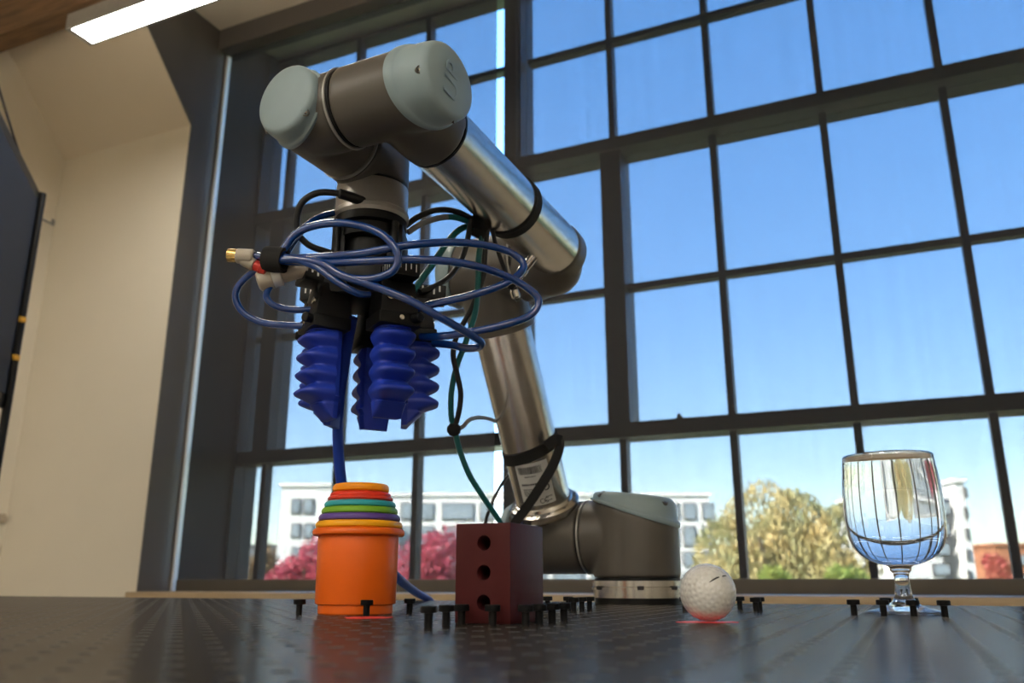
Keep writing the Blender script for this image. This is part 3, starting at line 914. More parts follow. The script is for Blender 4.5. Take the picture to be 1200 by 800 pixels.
# ------------------------------------------------------------------ hoses, cables, straps, fittings
def hose(name, pts, r, m, label, cat, group=None, n=12, sub=8):
    c = sum((Vector(p) for p in pts), Vector()) / len(pts)
    ob = MB().tube([Vector(p) - c for p in pts], r, n, sub).build(name, m)
    ob.location = c * MM
    return tag(ob, label, cat, group)
hose('air_hose', [(-564.6, 603.4, 341.8), (-539.0, 613.9, 337.8), (-498.2, 618.0, 332.6), (-444.7, 626.7, 331.4), (-400.1, 646.4, 340.0), (-368.3, 690.7, 353.9), (-342.9, 726.4, 356.6), (-327.3, 742.8, 348.7), (-324.1, 741.8, 334.8), (-338.3, 727.1, 317.4), (-369.0, 708.5, 303.2), (-404.7, 698.0, 296.0), (-428.3, 699.6, 293.3), (-448.4, 699.9, 288.8)], 4.0, M_HOSE, 'blue air hose forming the upper right loop beside the forearm', 'hose', 'blue air hoses looped around the gripper')
hose('air_hose', [(-526.3, 614.5, 332.3), (-480.1, 621.5, 325.7), (-437.0, 630.3, 323.6), (-392.3, 650.0, 325.2), (-359.8, 684.4, 327.8), (-336.5, 723.0, 325.7), (-316.9, 746.8, 314.2), (-311.2, 753.1, 302.6), (-319.2, 747.3, 287.4), (-343.7, 728.8, 274.6), (-373.7, 713.1, 266.9), (-401.0, 710.2, 265.9), (-425.2, 716.1, 270.3)], 4.0, M_HOSE, 'blue air hose forming the largest loop, reaching far right', 'hose', 'blue air hoses looped around the gripper')
hose('air_hose', [(-537.0, 612.2, 331.5), (-526.0, 615.2, 345.1), (-513.2, 618.3, 361.3), (-487.9, 621.1, 367.0), (-454.4, 623.8, 362.9), (-422.8, 628.6, 349.4), (-407.5, 634.3, 331.5), (-407.4, 636.7, 316.8), (-419.0, 633.3, 307.2), (-441.9, 624.9, 304.4), (-471.4, 617.6, 314.2), (-503.6, 612.2, 328.8), (-531.1, 610.1, 332.4)], 4.0, M_HOSE, 'blue air hose arched high in front of the tool flange', 'hose', 'blue air hoses looped around the gripper')
hose('air_hose', [(-535.0, 614.7, 333.8), (-556.8, 613.5, 327.8), (-578.1, 614.7, 315.2), (-584.1, 618.2, 302.7), (-578.0, 625.3, 288.7), (-563.2, 636.9, 280.2), (-543.7, 648.6, 278.3), (-526.6, 660.8, 278.6)], 3.6, M_HOSE, 'blue air hose looping out at the left of the gripper', 'hose', 'blue air hoses looped around the gripper')
hose('air_hose', [(-518.4, 610.9, 333.4), (-479.1, 613.8, 322.8), (-457.3, 618.8, 309.0), (-426.9, 631.8, 296.8), (-399.1, 648.2, 284.4), (-376.5, 674.3, 270.4), (-365.2, 702.2, 262.9), (-360.7, 721.5, 258.8), (-365.5, 729.3, 256.0), (-379.3, 730.0, 256.0), (-399.2, 730.5, 262.0), (-420.7, 732.9, 266.9)], 4.0, M_HOSE, 'blue air hose crossing low in front of the gripper to its right side', 'hose', 'blue air hoses looped around the gripper')
hose('air_hose', [(-529.0, 622.0, 340.9), (-525.0, 629.5, 359.5), (-520.5, 644.6, 383.3), (-513.8, 667.0, 401.8), (-510.9, 707.9, 421.2), (-496.3, 745.1, 425.6)], 3.6, M_HOSE, 'blue air hose passing up behind the tool flange', 'hose', 'blue air hoses looped around the gripper')
hose('air_hose', [(-515.8, 614.2, 334.1), (-489.1, 613.6, 323.4), (-462.8, 620.3, 303.4), (-448.2, 632.2, 294.0), (-444.5, 646.8, 296.3)], 3.6, M_HOSE, 'short blue air hose diving into the hub beside the scale marks', 'hose', 'blue air hoses looped around the gripper')
hose('air_hose', [(-545.7, 624.7, 315.5), (-551.8, 625.8, 303.2), (-546.4, 633.1, 294.8), (-532.8, 646.8, 292.6), (-515.2, 660.8, 295.3)], 3.4, M_HOSE, 'short dark blue hose curling under the silencer', 'hose', 'blue air hoses looped around the gripper')
hose('air_hose', [(-497.5, 696.5, 294.2), (-508.7, 706.8, 274.2), (-518.3, 715.3, 247.5), (-527.8, 723.8, 217.8), (-534.8, 733.3, 187.9), (-538.7, 743.3, 157.7), (-541.7, 758.4, 123.2), (-544.4, 784.1, 91.7), (-546.8, 827.0, 60.5), (-557.6, 898.5, 35.0), (-679.7, 1150.0, 14.8), (-732.8, 1297.0, -4.8), (-722.8, 1337.0, -44.8), (-718.8, 1357.0, -244.8)], 5.8, M_HOSE2, 'dark blue supply hose dropping behind the orange cup and off the table', 'hose')
hose('sensor_cable', [(-470.8, 676.9, 410.4), (-475.8, 665.5, 410.4), (-482.1, 653.3, 411.1), (-489.6, 643.1, 411.0), (-503.1, 633.0, 409.2), (-517.5, 629.1, 400.9), (-526.0, 631.9, 386.7), (-527.6, 638.4, 370.8), (-520.6, 647.1, 360.7), (-511.7, 661.1, 357.8), (-503.9, 674.1, 356.6)], [5.2]*22+[3.4], M_RUBBER, 'black sensor cable arching from the tool flange at the left', 'cable', None)
hose('sensor_cable', [(-457.9, 731.3, 404.7), (-449.8, 742.3, 417.9), (-436.9, 761.0, 431.5), (-423.6, 782.7, 436.0), (-414.5, 810.0, 434.8)], 3.4, M_RUBBER, 'black cable bridging the tool flange and forearm strap', 'cable', None)
hose('sensor_cable', [(-458.5, 736.3, 398.7), (-448.6, 748.1, 411.8), (-438.0, 763.4, 422.3), (-430.9, 774.1, 427.4)], 3.4, M_GREYC, 'grey cable end bridging towards the forearm strap', 'cable', None)
hose('sensor_cable', [(-433.1, 772.1, 427.0), (-424.8, 785.2, 429.8), (-414.9, 811.0, 431.0)], 3.4, M_TEAL, 'short teal cable joining the grey cable at the forearm strap', 'cable', None)
hose('sensor_cable', [(-413.3, 812.3, 429.1), (-425.7, 797.8, 421.2), (-432.8, 778.9, 398.4), (-437.7, 757.9, 367.0), (-441.5, 736.5, 338.6), (-442.9, 725.7, 323.8)], 3.8, M_TEAL, 'teal cable slanting from the forearm strap to the gripper', 'cable', None)
hose('sensor_cable', [(-413.8, 800.2, 430.7), (-415.6, 795.7, 406.0), (-417.7, 786.1, 378.9), (-420.8, 764.9, 350.8), (-428.8, 743.9, 333.3), (-436.4, 728.6, 323.8)], 3.2, M_RUBBER, 'black cable curving from the forearm strap to the gripper', 'cable', None)
hose('sensor_cable', [(-406.5, 816.6, 425.2), (-414.6, 822.5, 394.6), (-418.9, 829.5, 365.9), (-425.5, 836.9, 332.4), (-439.4, 841.1, 299.0), (-454.1, 846.6, 271.0), (-463.9, 853.3, 242.6), (-468.0, 862.0, 216.1), (-466.5, 868.3, 201.8), (-465.4, 877.6, 180.9), (-460.2, 894.8, 151.5), (-451.4, 918.7, 124.3), (-444.3, 947.0, 98.8), (-444.7, 978.1, 71.8), (-455.9, 1018.3, 36.4), (-474.8, 1057.7, 10.8)], 3.4, M_TEAL, 'long teal cable hanging from forearm strap to behind the red block', 'cable', None)
hose('sensor_cable', [(-403.2, 821.1, 426.4), (-409.5, 827.9, 395.7), (-414.2, 833.2, 371.7), (-430.2, 835.0, 335.6), (-447.1, 834.2, 306.3), (-453.8, 837.0, 284.1), (-453.4, 847.8, 260.9), (-453.7, 857.5, 240.5), (-460.0, 864.0, 217.8), (-466.8, 866.8, 202.6)], 3.2, M_RUBBER, 'black cable twisted with the teal cable above the knot', 'cable', None)
hose('sensor_cable', [(-401.3, 828.5, 431.2), (-400.5, 841.2, 409.9), (-396.4, 856.7, 384.5), (-391.6, 865.6, 363.0), (-386.5, 871.6, 351.3)], 2.6, M_RUBBER, 'thin black cable dangling beside the elbow joint', 'cable', None)
hose('sensor_cable', [(-465.0, 867.6, 202.6), (-459.3, 873.9, 205.2), (-457.4, 887.5, 215.5), (-476.9, 953.6, 231.6), (-518.0, 1076.9, 252.4), (-543.9, 1176.7, 260.6), (-542.9, 1220.0, 251.1), (-538.4, 1243.1, 202.1)], 2.6, M_GREYC, 'thin grey cable leading from the knot behind the upper arm', 'cable', None)
hose('sensor_cable', [(-537.8, 1228.3, 213.8), (-551.6, 1206.4, 190.6), (-560.3, 1187.6, 165.4), (-571.0, 1180.2, 136.8), (-579.9, 1184.0, 111.7), (-582.8, 1199.9, 56.6), (-574.5, 1195.2, 10.5)], 2.6, M_RUBBER, 'thin black cable hanging behind the red block', 'cable', None)
o = MB().lathe([(0.01,-8.075),(4.675,-6.86375),(7.65,-3.63375),(8.5,0),(7.65,3.63375),(4.675,6.86375),(0.01,8.075)],20).build('cable_tie_wrap',M_VELCRO); o.location=Vector((-467.0, 867.0, 201.6))*MM; tag(o,'black wrap knot bundling the hanging cables','cable wrap')
fr = empty('push_fitting', (-578.6, 597.3, 341.0)); tag(fr, 'brass-tipped push-in air fitting at the left end of the hoses', 'hose fitting')
MB().lathe([(4.2,0),(6.6,0),(6.9,2),(6.6,9),(5,10)], 20, (0,0,0), (0.9205, 0.3808, -0.0876)).build('brass_tip', M_BRASS, fr, angle=30)
MB().lathe([(5,8),(7.4,9),(7.6,24),(6.4,26)], 20, (0,0,0), (0.9205, 0.3808, -0.0876)).build('fitting_body', M_BEIGEP, fr, angle=30)
fr = empty('push_fitting', (-566.6, 603.8, 337.7)); tag(fr, 'beige push-in air fitting with a red collar under the brass-tipped one', 'hose fitting')
MB().lathe([(5,0),(6.4,1),(6.8,12),(6,14)], 20, (0,0,0), (0.7937, 0.4141, -0.4456)).build('fitting_body', M_BEIGEP, fr, angle=30)
MB().lathe([(4.6,14),(5.6,15),(5.2,20),(5.9,21),(5.2,27),(3.5,28)], 20, (0,0,0), (0.7937, 0.4141, -0.4456)).build('red_collar', M_REDP, fr, angle=30)
fr = empty('silencer', (-557.9, 618.7, 317.1)); tag(fr, 'beige cylinder silencer below the hose bundle at the left', 'silencer')
MB().lathe([(8,0),(10.2,1.5),(10.4,14),(9.8,15)], 24, (0,0,0), (0.8283, 0.4588, 0.3216)).build('silencer_body', M_BEIGEP, fr, angle=30)
MB().lathe([(9.6,15),(10.6,15),(10.6,23),(9,24)], 24, (0,0,0), (0.8283, 0.4588, 0.3216)).build('label_band', M_LABEL, fr, angle=30)
MB().lathe([(7,24),(8.5,25),(8.5,50),(6,52)], 24, (0,0,0), (0.8283, 0.4588, 0.3216)).build('silencer_stem', M_BEIGEP, fr, angle=30)
o = MB().lathe([(9.5,0),(12.5,0),(13,9),(12.5,20),(9.5,20)], 24, (0,0,0), (0.9568, 0.2384, -0.1667), closed=True).build('hose_strap', M_VELCRO); o.location=Vector((-543.7, 612.1, 337.0))*MM; tag(o, 'black strap gathering the hoses at the left of the gripper', 'strap')
fr = empty('cable_connector', (-375.9, 842.9, 367.1)); tag(fr, 'nickel threaded cable connector pointing up beside the forearm', 'connector')
MB().lathe([(3,-14),(5,-12),(5.6,4),(5.6,8)], 20, (0,0,0), (0.7202, -0.1224, 0.6829)).build('connector_grip', M_BLACK, fr, angle=30)
MB().lathe([(5.6,8),(6.6,9),(6.6,15),(5.6,16),(5.8,34),(4.4,34),(4.2,26),(0.01,26)], 20, (0,0,0), (0.7202, -0.1224, 0.6829)).build('connector_nut', M_NICKEL, fr, angle=30)
fr = empty('cable_connector', (-383.7, 853.0, 359.9)); tag(fr, 'small nickel cable connector hanging below the other one', 'connector')
MB().lathe([(3,0),(5.4,2),(5.4,10),(4,12)], 20, (0,0,0), (0.149, 0.3553, -0.9228)).build('connector_nut', M_NICKEL, fr, angle=30)
MB().lathe([(3,-10),(4.4,-8),(4.4,2)], 20, (0,0,0), (0.149, 0.3553, -0.9228)).build('connector_grip', M_BLACK, fr, angle=30)

def strap(name, o, a, h, wd, r, tilt, tails, label):
    root = empty(name, (-354.8, 1220.8, 0), -0.0294); tag(root, label, 'strap', 'straps around the robot tubes')
    a = a.normalized(); x_, y_ = frame(a); n = 64; vs = []
    for rr_, s in ((r, -1), (r + 2.2, -1), (r + 2.2, 1), (r, 1)):
        for i in range(n):
            t = 2 * math.pi * i / n; d = x_ * math.cos(t) + y_ * math.sin(t)
            vs.append(o + a * (h + s * wd / 2 + tilt.dot(d) * r) + d * rr_)
    fs = [(j * n + i, j * n + (i + 1) % n, ((j + 1) % 4) * n + (i + 1) % n, ((j + 1) % 4) * n + i) for j in range(4) for i in range(n)]
    MB().add(vs, fs).build('strap_band', M_VELCRO, root, angle=40)
    for pts, w in tails:
        P_ = spline(pts, 6); vs = []
        for i, p in enumerate(P_):
            d = (P_[min(i + 1, len(P_) - 1)] - P_[max(i - 1, 0)]).normalized()
            vdir = V(0.42, -0.9, 0.1)
            s = d.cross(vdir).normalized() * w; k = vdir.normalized() * 1.2
            vs += [p - s - k, p + s - k, p + s + k, p - s + k]
        m_ = len(P_)
        fs = [(4 * i + j, 4 * i + (j + 1) % 4, 4 * i + 4 + (j + 1) % 4, 4 * i + 4 + j) for i in range(m_ - 1) for j in range(4)] + [(3, 2, 1, 0), tuple(4 * (m_ - 1) + j for j in range(4))]
        MB().add(vs, fs).build('strap_tail', M_VELCRO, root, angle=40)
    return root
strap('arm_strap', SA, U, 150, 17, 41.3, V(.18, .0, .06), [([V(-77.5, -107.0, 228.0), V(-72.7, -106.5, 215.5), V(-82.7, -108.5, 188.1), V(-104.0, -109.0, 156.7), V(-127.0, -105.7, 129.3), V(-147.4, -102.6, 106.3), V(-167.8, -94.3, 66.7)], 6.8), ([V(-90.1, -115.0, 215.5), V(-78.2, -111.8, 223.7), V(-69.7, -103.9, 223.0)], 7)], 'black webbing strap with a long tail on the lower upper-arm tube')
strap('arm_strap', EF, VV, 160, 13, 36.8, V(0, 0, 0), [([V(-37.3, -406.1, 431.0), V(-42.1, -409.7, 424.0), V(-48.1, -406.6, 415.7)], 9), ([V(-32.7, -400.0, 436.9), V(-38.9, -407.3, 428.7), V(-48.9, -418.1, 432.8)], 7)], 'black strap around the forearm tube holding the hanging cables')


# ------------------------------------------------------------------ things on the table
def lathe_thing(name, prof, m, loc, n=64, parent=None, closed=True, angle=35):
    o = MB().lathe(prof, n, closed=closed).build(name, m, parent, angle=angle)
    if loc is not None: o.location = [c * MM for c in loc]
    return o

# nested stacking cups
CUPC = (-487.0, 712.0)
SCL = 0.815
cups = [  # colour, rim radius, rim bottom, rim top, label
    ('orange', rgb(226, 100, 22), 44.7, 72.5, 79.5, 'large orange cup at the bottom of the stacking cups'),
    ('yellow', rgb(232, 164, 20), 42.2, 79.6, 86.3, 'yellow stacking cup rim just above the large orange cup'),
    ('purple', rgb(92, 68, 140), 39.8, 86.4, 93.0, 'purple stacking cup between the yellow and green cups'),
    ('green', rgb(116, 166, 42), 37.3, 93.1, 99.6, 'green stacking cup between the purple and teal cups'),
    ('teal', rgb(46, 150, 160), 34.9, 99.7, 105.8, 'teal stacking cup between the green and red cups'),
    ('red', rgb(214, 52, 28), 31.9, 105.9, 114.6, 'red stacking cup just under the top amber cup'),
    ('amber', rgb(244, 150, 20), 27.8, 114.8, 122.6, 'small amber cup at the top of the stacking cups')]
zb = 0.0
for i, (nm, c, r, z0, z1, lab) in enumerate(cups):
    m = mat('cup_' + nm, c, 0.30, 0, 0.03, 30, spec=0.35)
    body = r - (6.3 if i == 0 else 5.2 if i < 5 else 4.0); t = 1.3
    low = zb
    rb = body - (3.0 if i == 0 else 1.0)
    cr = empty('stacking_cup', (CUPC[0], CUPC[1], low))
    tag(cr, lab, 'cup', 'nested stacking cups')
    H = z1 - low; h0 = z0 - low
    if i == 0:
        prof = [(0.01, 0), (rb - 1, 0), (rb, 1), (rb, 8.6), (body - .6, 9.4), (body, 10.5), (body + .6, h0 - 1.0)]
    else:
        prof = [(0.01, 0), (rb - 1, 0), (rb, 1), (body, h0 - 1.0)]
    inner = [(body - t, h0), (rb - t, 4.5 if i else 4.0), (0.01, 4.5 if i else 4.0)]
    MB().lathe(prof + [(body, h0 + .6), (body - t, h0 + .6)] + inner, 64, closed=True).build('cup_body', m, cr)
    d = (z1 - z0)
    lip = [(body - t, h0 + .6), (r - 1.6, h0), (r - .3, h0 + d * .16), (r, h0 + d * .42), (r - .5, h0 + d * .72), (r - 2.0, h0 + d * .96), (r - 3.4, h0 + d), (body - t, h0 + d)]
    if nm == 'red':
        lip = [(body - t, h0 + .6), (r - 1.2, h0), (r, h0 + 1.6), (r - .2, h0 + 3.4), (r - 2.2, h0 + 4.5), (r - 2.0, h0 + 6.2), (r - 2.8, h0 + 7.8), (r - 4.4, h0 + d), (body - t, h0 + d)]
    MB().lathe(lip, 64, closed=True).build('rim', m, cr)
    zb = 4.5 * (i + 1) + 4.0

# dark red block with three holes (boolean cut)
bl_ = MB().box((-22.8, 0, 0), (22.8, 64, 72.2)).build('holed_block', M_BLOCK, bevel=1.4)
bl_.location = [c * MM for c in (-287.9, 583, 0)]
cut = MB()
for z in (15.0, 36.3, 57.6): cut.lathe([(5.6, -6), (5.6, 30)], 32, (1.2, 0, z), (0, 1, 0))
co = cut.build('cutter', M_BLOCK, smooth=False); co.location = bl_.location
bm_ = bl_.modifiers.new('holes', 'BOOLEAN'); bm_.object = co; bm_.operation = 'DIFFERENCE'; bm_.solver = 'EXACT'
bpy.context.view_layer.update()
nm_ = bpy.data.meshes.new_from_object(bl_.evaluated_get(bpy.context.evaluated_depsgraph_get()))
bl_.modifiers.clear(); bl_.data = nm_; nm_.name = 'holed_block'
bpy.data.objects.remove(co, do_unlink=True)
tag(bl_, 'dark red upright block with three round holes in its front face', 'block')

# golf ball
def golf_ball():
    bm = bmesh.new()
    bmesh.ops.create_icosphere(bm, subdivisions=7, radius=1.0)
    vs = np.array([v.co[:] for v in bm.verts]); vs /= np.linalg.norm(vs, axis=1)[:, None]
    nd = 300
    k = np.arange(nd) + .5
    ph = np.arccos(1 - 2 * k / nd); th = np.pi * (1 + 5 ** .5) * k
    D = np.stack([np.cos(th) * np.sin(ph), np.sin(th) * np.sin(ph), np.cos(ph)], 1)
    # spin so that the spiral's pole is not towards the lens
    an = np.empty(len(vs))
    for i in range(0, len(vs), 20000):
        an[i:i + 20000] = np.arccos(np.clip((vs[i:i + 20000] @ D.T).max(1), -1, 1))
    R_ = 21.35; a0 = 0.098
    q = np.clip(an / a0, 0, 1)
    rad = R_ - 0.42 * (0.5 + 0.5 * np.cos(np.pi * q)) ** 0.8
    for v, p, r in zip(bm.verts, vs, rad): v.co = (p * r * MM).tolist()
    for f in bm.faces: f.smooth = True
    me = bpy.data.meshes.new('golf_ball'); bm.to_mesh(me); bm.free()
    me.materials.append(M_BALL)
    return me
gb = empty('golf_ball', (-142.4, 680.3, 0.5))
tag(gb, 'white dimpled golf ball with a black stroke, beside the robot base', 'ball')
gs = bpy.data.objects.new('ball_shell', golf_ball()); COL.objects.link(gs); gs.parent = gb; gs.location = (0, 0, 21.35 * MM)
gs.rotation_euler = (0.9, 0.4, 0.2)
vr = V(math.cos(YAW), math.sin(YAW), 0); vf = V(-math.sin(YAW) * math.cos(PITCH), math.cos(YAW) * math.cos(PITCH), math.sin(PITCH)); vu = vr.cross(vf)
# turn the local viewing axes towards the ball itself
tb = (V(-142.4, 680.3, 21.8) - V(0, 0, 29.6)).normalized()
vr2 = tb.cross(vu).normalized(); vu2 = vr2.cross(tb)
def onball(x, y, R_=21.42):
    z = math.sqrt(max(0, 1 - x * x - y * y))
    return V(0, 0, 21.35) + (vr2 * x + vu2 * y - tb * z) * R_
def stroke(pts, wd):
    mb = MB(); vs = []
    for i, (x, y) in enumerate(pts):
        a, b = pts[max(0, i - 1)], pts[min(len(pts) - 1, i + 1)]
        dx, dy = b[0] - a[0], b[1] - a[1]; l = math.hypot(dx, dy); w = wd[i]
        vs += [onball(x - dy / l * w, y + dx / l * w), onball(x + dy / l * w, y - dx / l * w)]
    mb.add(vs, [(2 * i, 2 * i + 1, 2 * i + 3, 2 * i + 2) for i in range(len(pts) - 1)])
    mb.build('ball_mark', M_INK, gb)
stroke([(.06, .34), (.14, .40), (.22, .455), (.31, .51), (.40, .545)], (.010, .022, .030, .030, .018))
stroke([(.50, .575), (.57, .595), (.64, .605)], (.018, .024, .014))

# red marker scribbles on the table
def scribble(name, cx, cy, w, h, label, seed):
    rng = random.Random(seed); mb = MB(); n = 30
    vs = []
    for i in range(n):
        a = 2 * math.pi * i / n; k = 1 + rng.uniform(-.14, .14)
        vs.append((math.cos(a) * w * k, math.sin(a) * h * k))
    pts = [(x * math.cos(YAW) - y * math.sin(YAW), x * math.sin(YAW) + y * math.cos(YAW)) for x, y in vs]
    mb.add([(x, y, 0.05) for x, y in pts] + [(x, y, 0.4) for x, y in pts], [tuple(range(n)), tuple(range(n, 2 * n))] + [(i, (i + 1) % n, n + (i + 1) % n, n + i) for i in range(n)])
    o = mb.build(name, M_MARK, smooth=False); o.location = (cx * MM, cy * MM, 0)
    return tag(o, label, 'marker spot')
scribble('marker_patch', -142.4, 680.3, 23, 15, 'red marker patch on the table under the golf ball', 4)
scribble('marker_patch', -425, 642, 21, 22, 'red marker patch on the table in front of the orange cup', 9)

# goblet of water
GS = 0.765
def gp(hw, y): return (hw * GS, (722.0 - y) * 0.786)
GC = (-6.5, 924.0)
gob = empty('goblet', (GC[0], GC[1], 0.3))
tag(gob, 'clear stemmed goblet filled to the brim with water', 'goblet')
outer = [(0.01, 0), (47, 0), (49.2, .8), (49.2, 1.6), (40, 3.4), (28, 5.6), (19, 8.6), (13.5, 12.5), (10.3, 18), (9.0, 26), (8.6, 34), (9.2, 39), (11.8, 41), (13.0, 42.6), (12.4, 44.4), (14, 45.4)]
outer = [(r * GS * 1.0, z * 0.95) for r, z in outer]
bowl = [gp(14, 666), gp(24, 663.5), gp(36, 659), gp(46, 652), gp(53, 643), gp(57.2, 632), gp(59.4, 619), gp(60, 602), gp(59.8, 584), gp(58.8, 566), gp(57, 548), gp(55.4, 535), gp(55, 532)]
tw = 2.0
inn = [(r - tw, z) for r, z in reversed(bowl[5:])] + [(gp(50, 642)[0], gp(0, 641.5)[1]), (gp(43, 649)[0], gp(0, 648)[1]), (gp(31, 654)[0], gp(0, 653.5)[1]), (gp(16, 656.5)[0], gp(0, 656.5)[1]), (0.01, gp(0, 657)[1])]
full = outer + bowl + [(bowl[-1][0] - tw * .3, bowl[-1][1] + 1.0), (bowl[-1][0] - tw * .8, bowl[-1][1] + .9)] + inn
MB().lathe(full, 96, closed=True).build('goblet_glass', M_GOBLET, gob, angle=80)
wi = [(r + .12, z) for r, z in inn if z < gp(0, 534.5)[1]]
wat = MB().lathe([(0.01, gp(0, 534.5)[1])] + [(wi[0][0], gp(0, 534.5)[1])] + wi[:-1] + [(0.01, wi[-1][1] - .12)], 96, closed=True).build('water', M_WATER, angle=80)
wat.location = gob.location
tag(wat, 'clear water filling the bowl of the stemmed goblet', 'water')

# black screws standing in the table holes
def screw_mesh():
    return MB().lathe([(0.01, -6), (2.9, -6), (2.9, 8.6), (3.0, 9.2), (5.5, 9.4), (5.7, 9.9), (5.7, 13.3), (5.2, 13.9), (2.7, 13.9), (2.6, 11.2), (0.01, 11.0)], 20, closed=True)
SCREWS = [
    (-524.5, 675, 'black screw at the left of the orange cup'), (-449.5, 675, 'black screw standing in front of the orange cup'),
    (-449.5, 750, 'black screw at the right of the orange cup, near the blue hose'),
    (-299.5, 525, 'leftmost black screw of the row before the red block'), (-299.5, 550, 'second black screw from the left in the row before the red block'),
    (-299.5, 573, "black screw at the red block's lower left corner"), (-274.5, 573, 'black screw in front of the middle of the red block'),
    (-249.5, 575, 'first black screw of the line beside the red block, at its right front edge'), (-249.5, 600, 'second black screw of the line along the right of the red block'),
    (-249.5, 625, 'third black screw of the line along the right of the red block'), (-249.5, 650, 'fourth black screw, last of the line along the right of the red block'),
    (-374.5, 925, 'black screw just showing past the right edge of the red block'), (-349.5, 925, 'black screw behind the line right of the red block, leftmost of the far cluster'),
    (-324.5, 875, 'second black screw of the far cluster before the robot base'), (-324.5, 900, 'third black screw of the far cluster before the robot base'),
    (-324.5, 925, 'rightmost black screw of the far cluster, just left of the robot base'),
    (-224.5, 950, 'black screw mostly hidden behind the golf ball'), (-174.5, 1000, 'single black screw just right of the golf ball'),
    (-149.5, 950, 'nearer of two overlapping black screws right of the golf ball'), (-149.5, 975, 'farther of two overlapping black screws right of the golf ball'),
    (-49.5, 875, 'leftmost black screw in front of the goblet foot'), (-24.5, 875, 'second black screw from the left in front of the goblet foot'),
    (0.5, 875, 'third black screw from the left in front of the goblet foot'), (25.5, 875, 'rightmost black screw in front of the goblet foot'),
    (-24.5, 985, 'black screw behind the goblet foot, left of the stem'), (0.5, 985, 'black screw behind the goblet foot, right of the stem')]
sm = None
for x, y, lab in SCREWS:
    if sm is None:
        so = screw_mesh().build('socket_screw', M_SCREW, angle=30); sm = so
    else: so = dup(sm)
    so.location = (x * MM, y * MM, 0)
    tag(so, lab, 'screw', 'black screws standing on the table')

# ------------------------------------------------------------------ lamps
def lamp(name, x0, x1, yc, z, label, group='linear pendant lamps'):
    root = empty(name, ((x0 + x1) / 2, yc, z))
    tag(root, label, 'ceiling lamp', group)
    w = (x1 - x0) / 2
    m = MATS.get('lamp_diffuser') or mat('lamp_diffuser', (0.9, 0.9, 0.88), 0.5, emit=(1.0, 0.955, 0.86), es=LAMP_STRENGTH)
    mh = mat('lamp_housing', (0.45, 0.45, 0.46), 0.4, 0.4)
    MB().box((-w, -53, 3), (w, 53, 62)).build('housing', mh, root, bevel=3)
    MB().box((-w, -53, 0), (-w + 22, 53, 3)).build('end_trim', mh, root, smooth=False)
    MB().box((w - 22, -53, 0), (w, 53, 3)).build('end_trim', mh, root, smooth=False)
    MB().box((-w + 22, -44, 1.5), (w - 22, 44, 2.9)).build('diffuser', m, root, smooth=False)
    for sy in (-1, 1): MB().box((-w + 22, sy * 48.5 - 4.5, 0), (w - 22, sy * 48.5 + 4.5, 3)).build('side_trim', mh, root, smooth=False)
    mu = MATS.get('uplight_diffuser') or mat('uplight_diffuser', (0.9, 0.9, 0.88), 0.5, emit=(1.0, 0.90, 0.74), es=LAMP_STRENGTH * 0.22)
    MB().box((-w + 30, -40, 62), (w - 30, 40, 64)).build('uplight_diffuser', mu, root, smooth=False)
    zc = min(ZTOP, ZK + (YK - yc) * SL) - z if yc > YS else ZTOP - z
    if yc > YD: zc = min(zc, ZTOP - z)
    for sx in (-1, 1):
        MB().lathe([(1.5, 62), (1.5, zc)], 8, (sx * w * .8, 0, 0)).build('suspension_wire', mh, root)
    return root
lamp('pendant_lamp', -2490, -1090, 1738, 1900, 'long white linear pendant lamp glowing at the upper left')
lamp('pendant_lamp', -2900, -1500, -1450, 1900, 'added unseen fill lamp behind the camera, nearer row, left')  # unseen row, added to light the robot and table from the front
lamp('pendant_lamp', -1100, 300, -1450, 1900, 'added unseen fill lamp behind the camera, nearer row, middle')
lamp('pendant_lamp', 700, 2100, -1450, 1900, 'added unseen fill lamp behind the camera, nearer row, right')
lamp('pendant_lamp', -2900, -1500, -2150, 1900, 'added unseen fill lamp behind the camera, farther row, left')  # another unseen row, added for more low frontal fill on the wrist
lamp('pendant_lamp', -1100, 300, -2150, 1900, 'added unseen fill lamp behind the camera, farther row, middle')
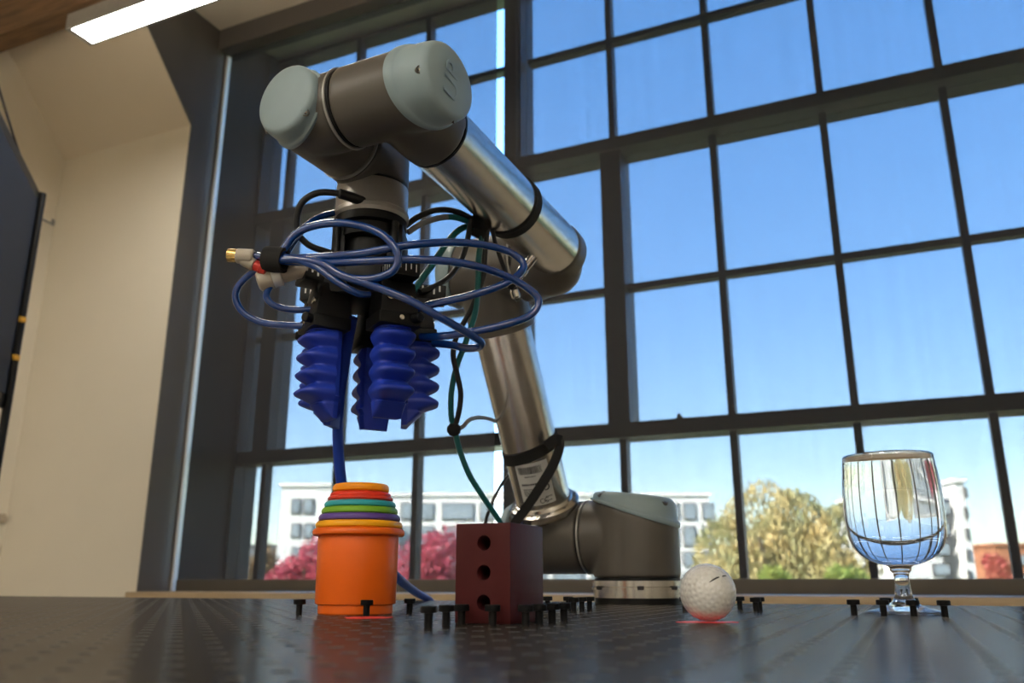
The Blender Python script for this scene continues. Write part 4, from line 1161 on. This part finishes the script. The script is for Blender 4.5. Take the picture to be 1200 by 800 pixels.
lamp('pendant_lamp', 700, 2100, -2150, 1900, 'added unseen fill lamp behind the camera, farther row, right')


# ------------------------------------------------------------------ display at the left edge
DP = empty('wall_display', (-2600.0, 1753.4, -900.0), math.radians(-48.00))
tag(DP, 'dark flat display with a black frame at the left edge', 'display')
ZD0 = 1325.2 + 900
MB().box((0, -14, ZD0 - 760), (1250, 14, ZD0)).build('display_body', M_BLACK, DP, bevel=4)
MB().box((26, -16, ZD0 - 720), (1214, -13.5, ZD0 - 38)).build('screen', M_SCREEN, DP, smooth=False)
MB().box((26, 13.5, ZD0 - 720), (1214, 16, ZD0 - 38)).build('screen', M_SCREEN, DP, smooth=False)
MB().lathe([(13, 25), (13, ZD0 - 2)], 20, (-2, 20, 0)).build('stand_pole', M_BLACK, DP)
MB().box((-90, -160, 0), (120, 160, 25)).build('stand_foot', M_BLACK, DP, bevel=4)
for z_ in (ZD0 - 470, ZD0 - 600):
    MB().lathe([(14, z_), (14.6, z_ + 4), (14.6, z_ + 14), (14, z_ + 18)], 20, (-2, 20, 0)).build('tape_band', M_YELLOW, DP)
hose('wall_cable', [(-2612.0, 1764.0, 1316.1), (-2612.0, 1712.6, 1389.9), (-2600.0, 1661.1, 1452.8), (-2560.0, 1547.4, 1587.8), (-2540.0, 1458.1, 1713.6)], 4.0, M_RUBBER, 'thin black cable running up from the dark display', 'cable')
hose('wall_stay', [(-2606.0, 1765.1, 1244.6), (-3470.8, 2440.0, 1641.3)], 5, M_GREYC, 'thin grey stay between the dark display and the wall', 'wall stay')
o = MB().lathe([(0.01,0),(26,0),(28,8),(24,16),(0.01,17)], 24, (0,0,0), (0,-1,0)).build('wall_hook', M_GREYC); o.location=Vector((-3470.8, 2439.0, 1641.3))*MM; tag(o, 'small grey wall plate at the end of the stay', 'wall hook')
o = MB().lathe([(0.01,0),(20,0),(20,30),(16,38),(0.01,38)], 24, (0,0,0), (0,-1,0)).build('coat_peg', M_NICKEL); o.location=Vector((-3450.0, 2424.2, 287.5))*MM; tag(o, 'small metal peg low on the wall at the left edge', 'peg')
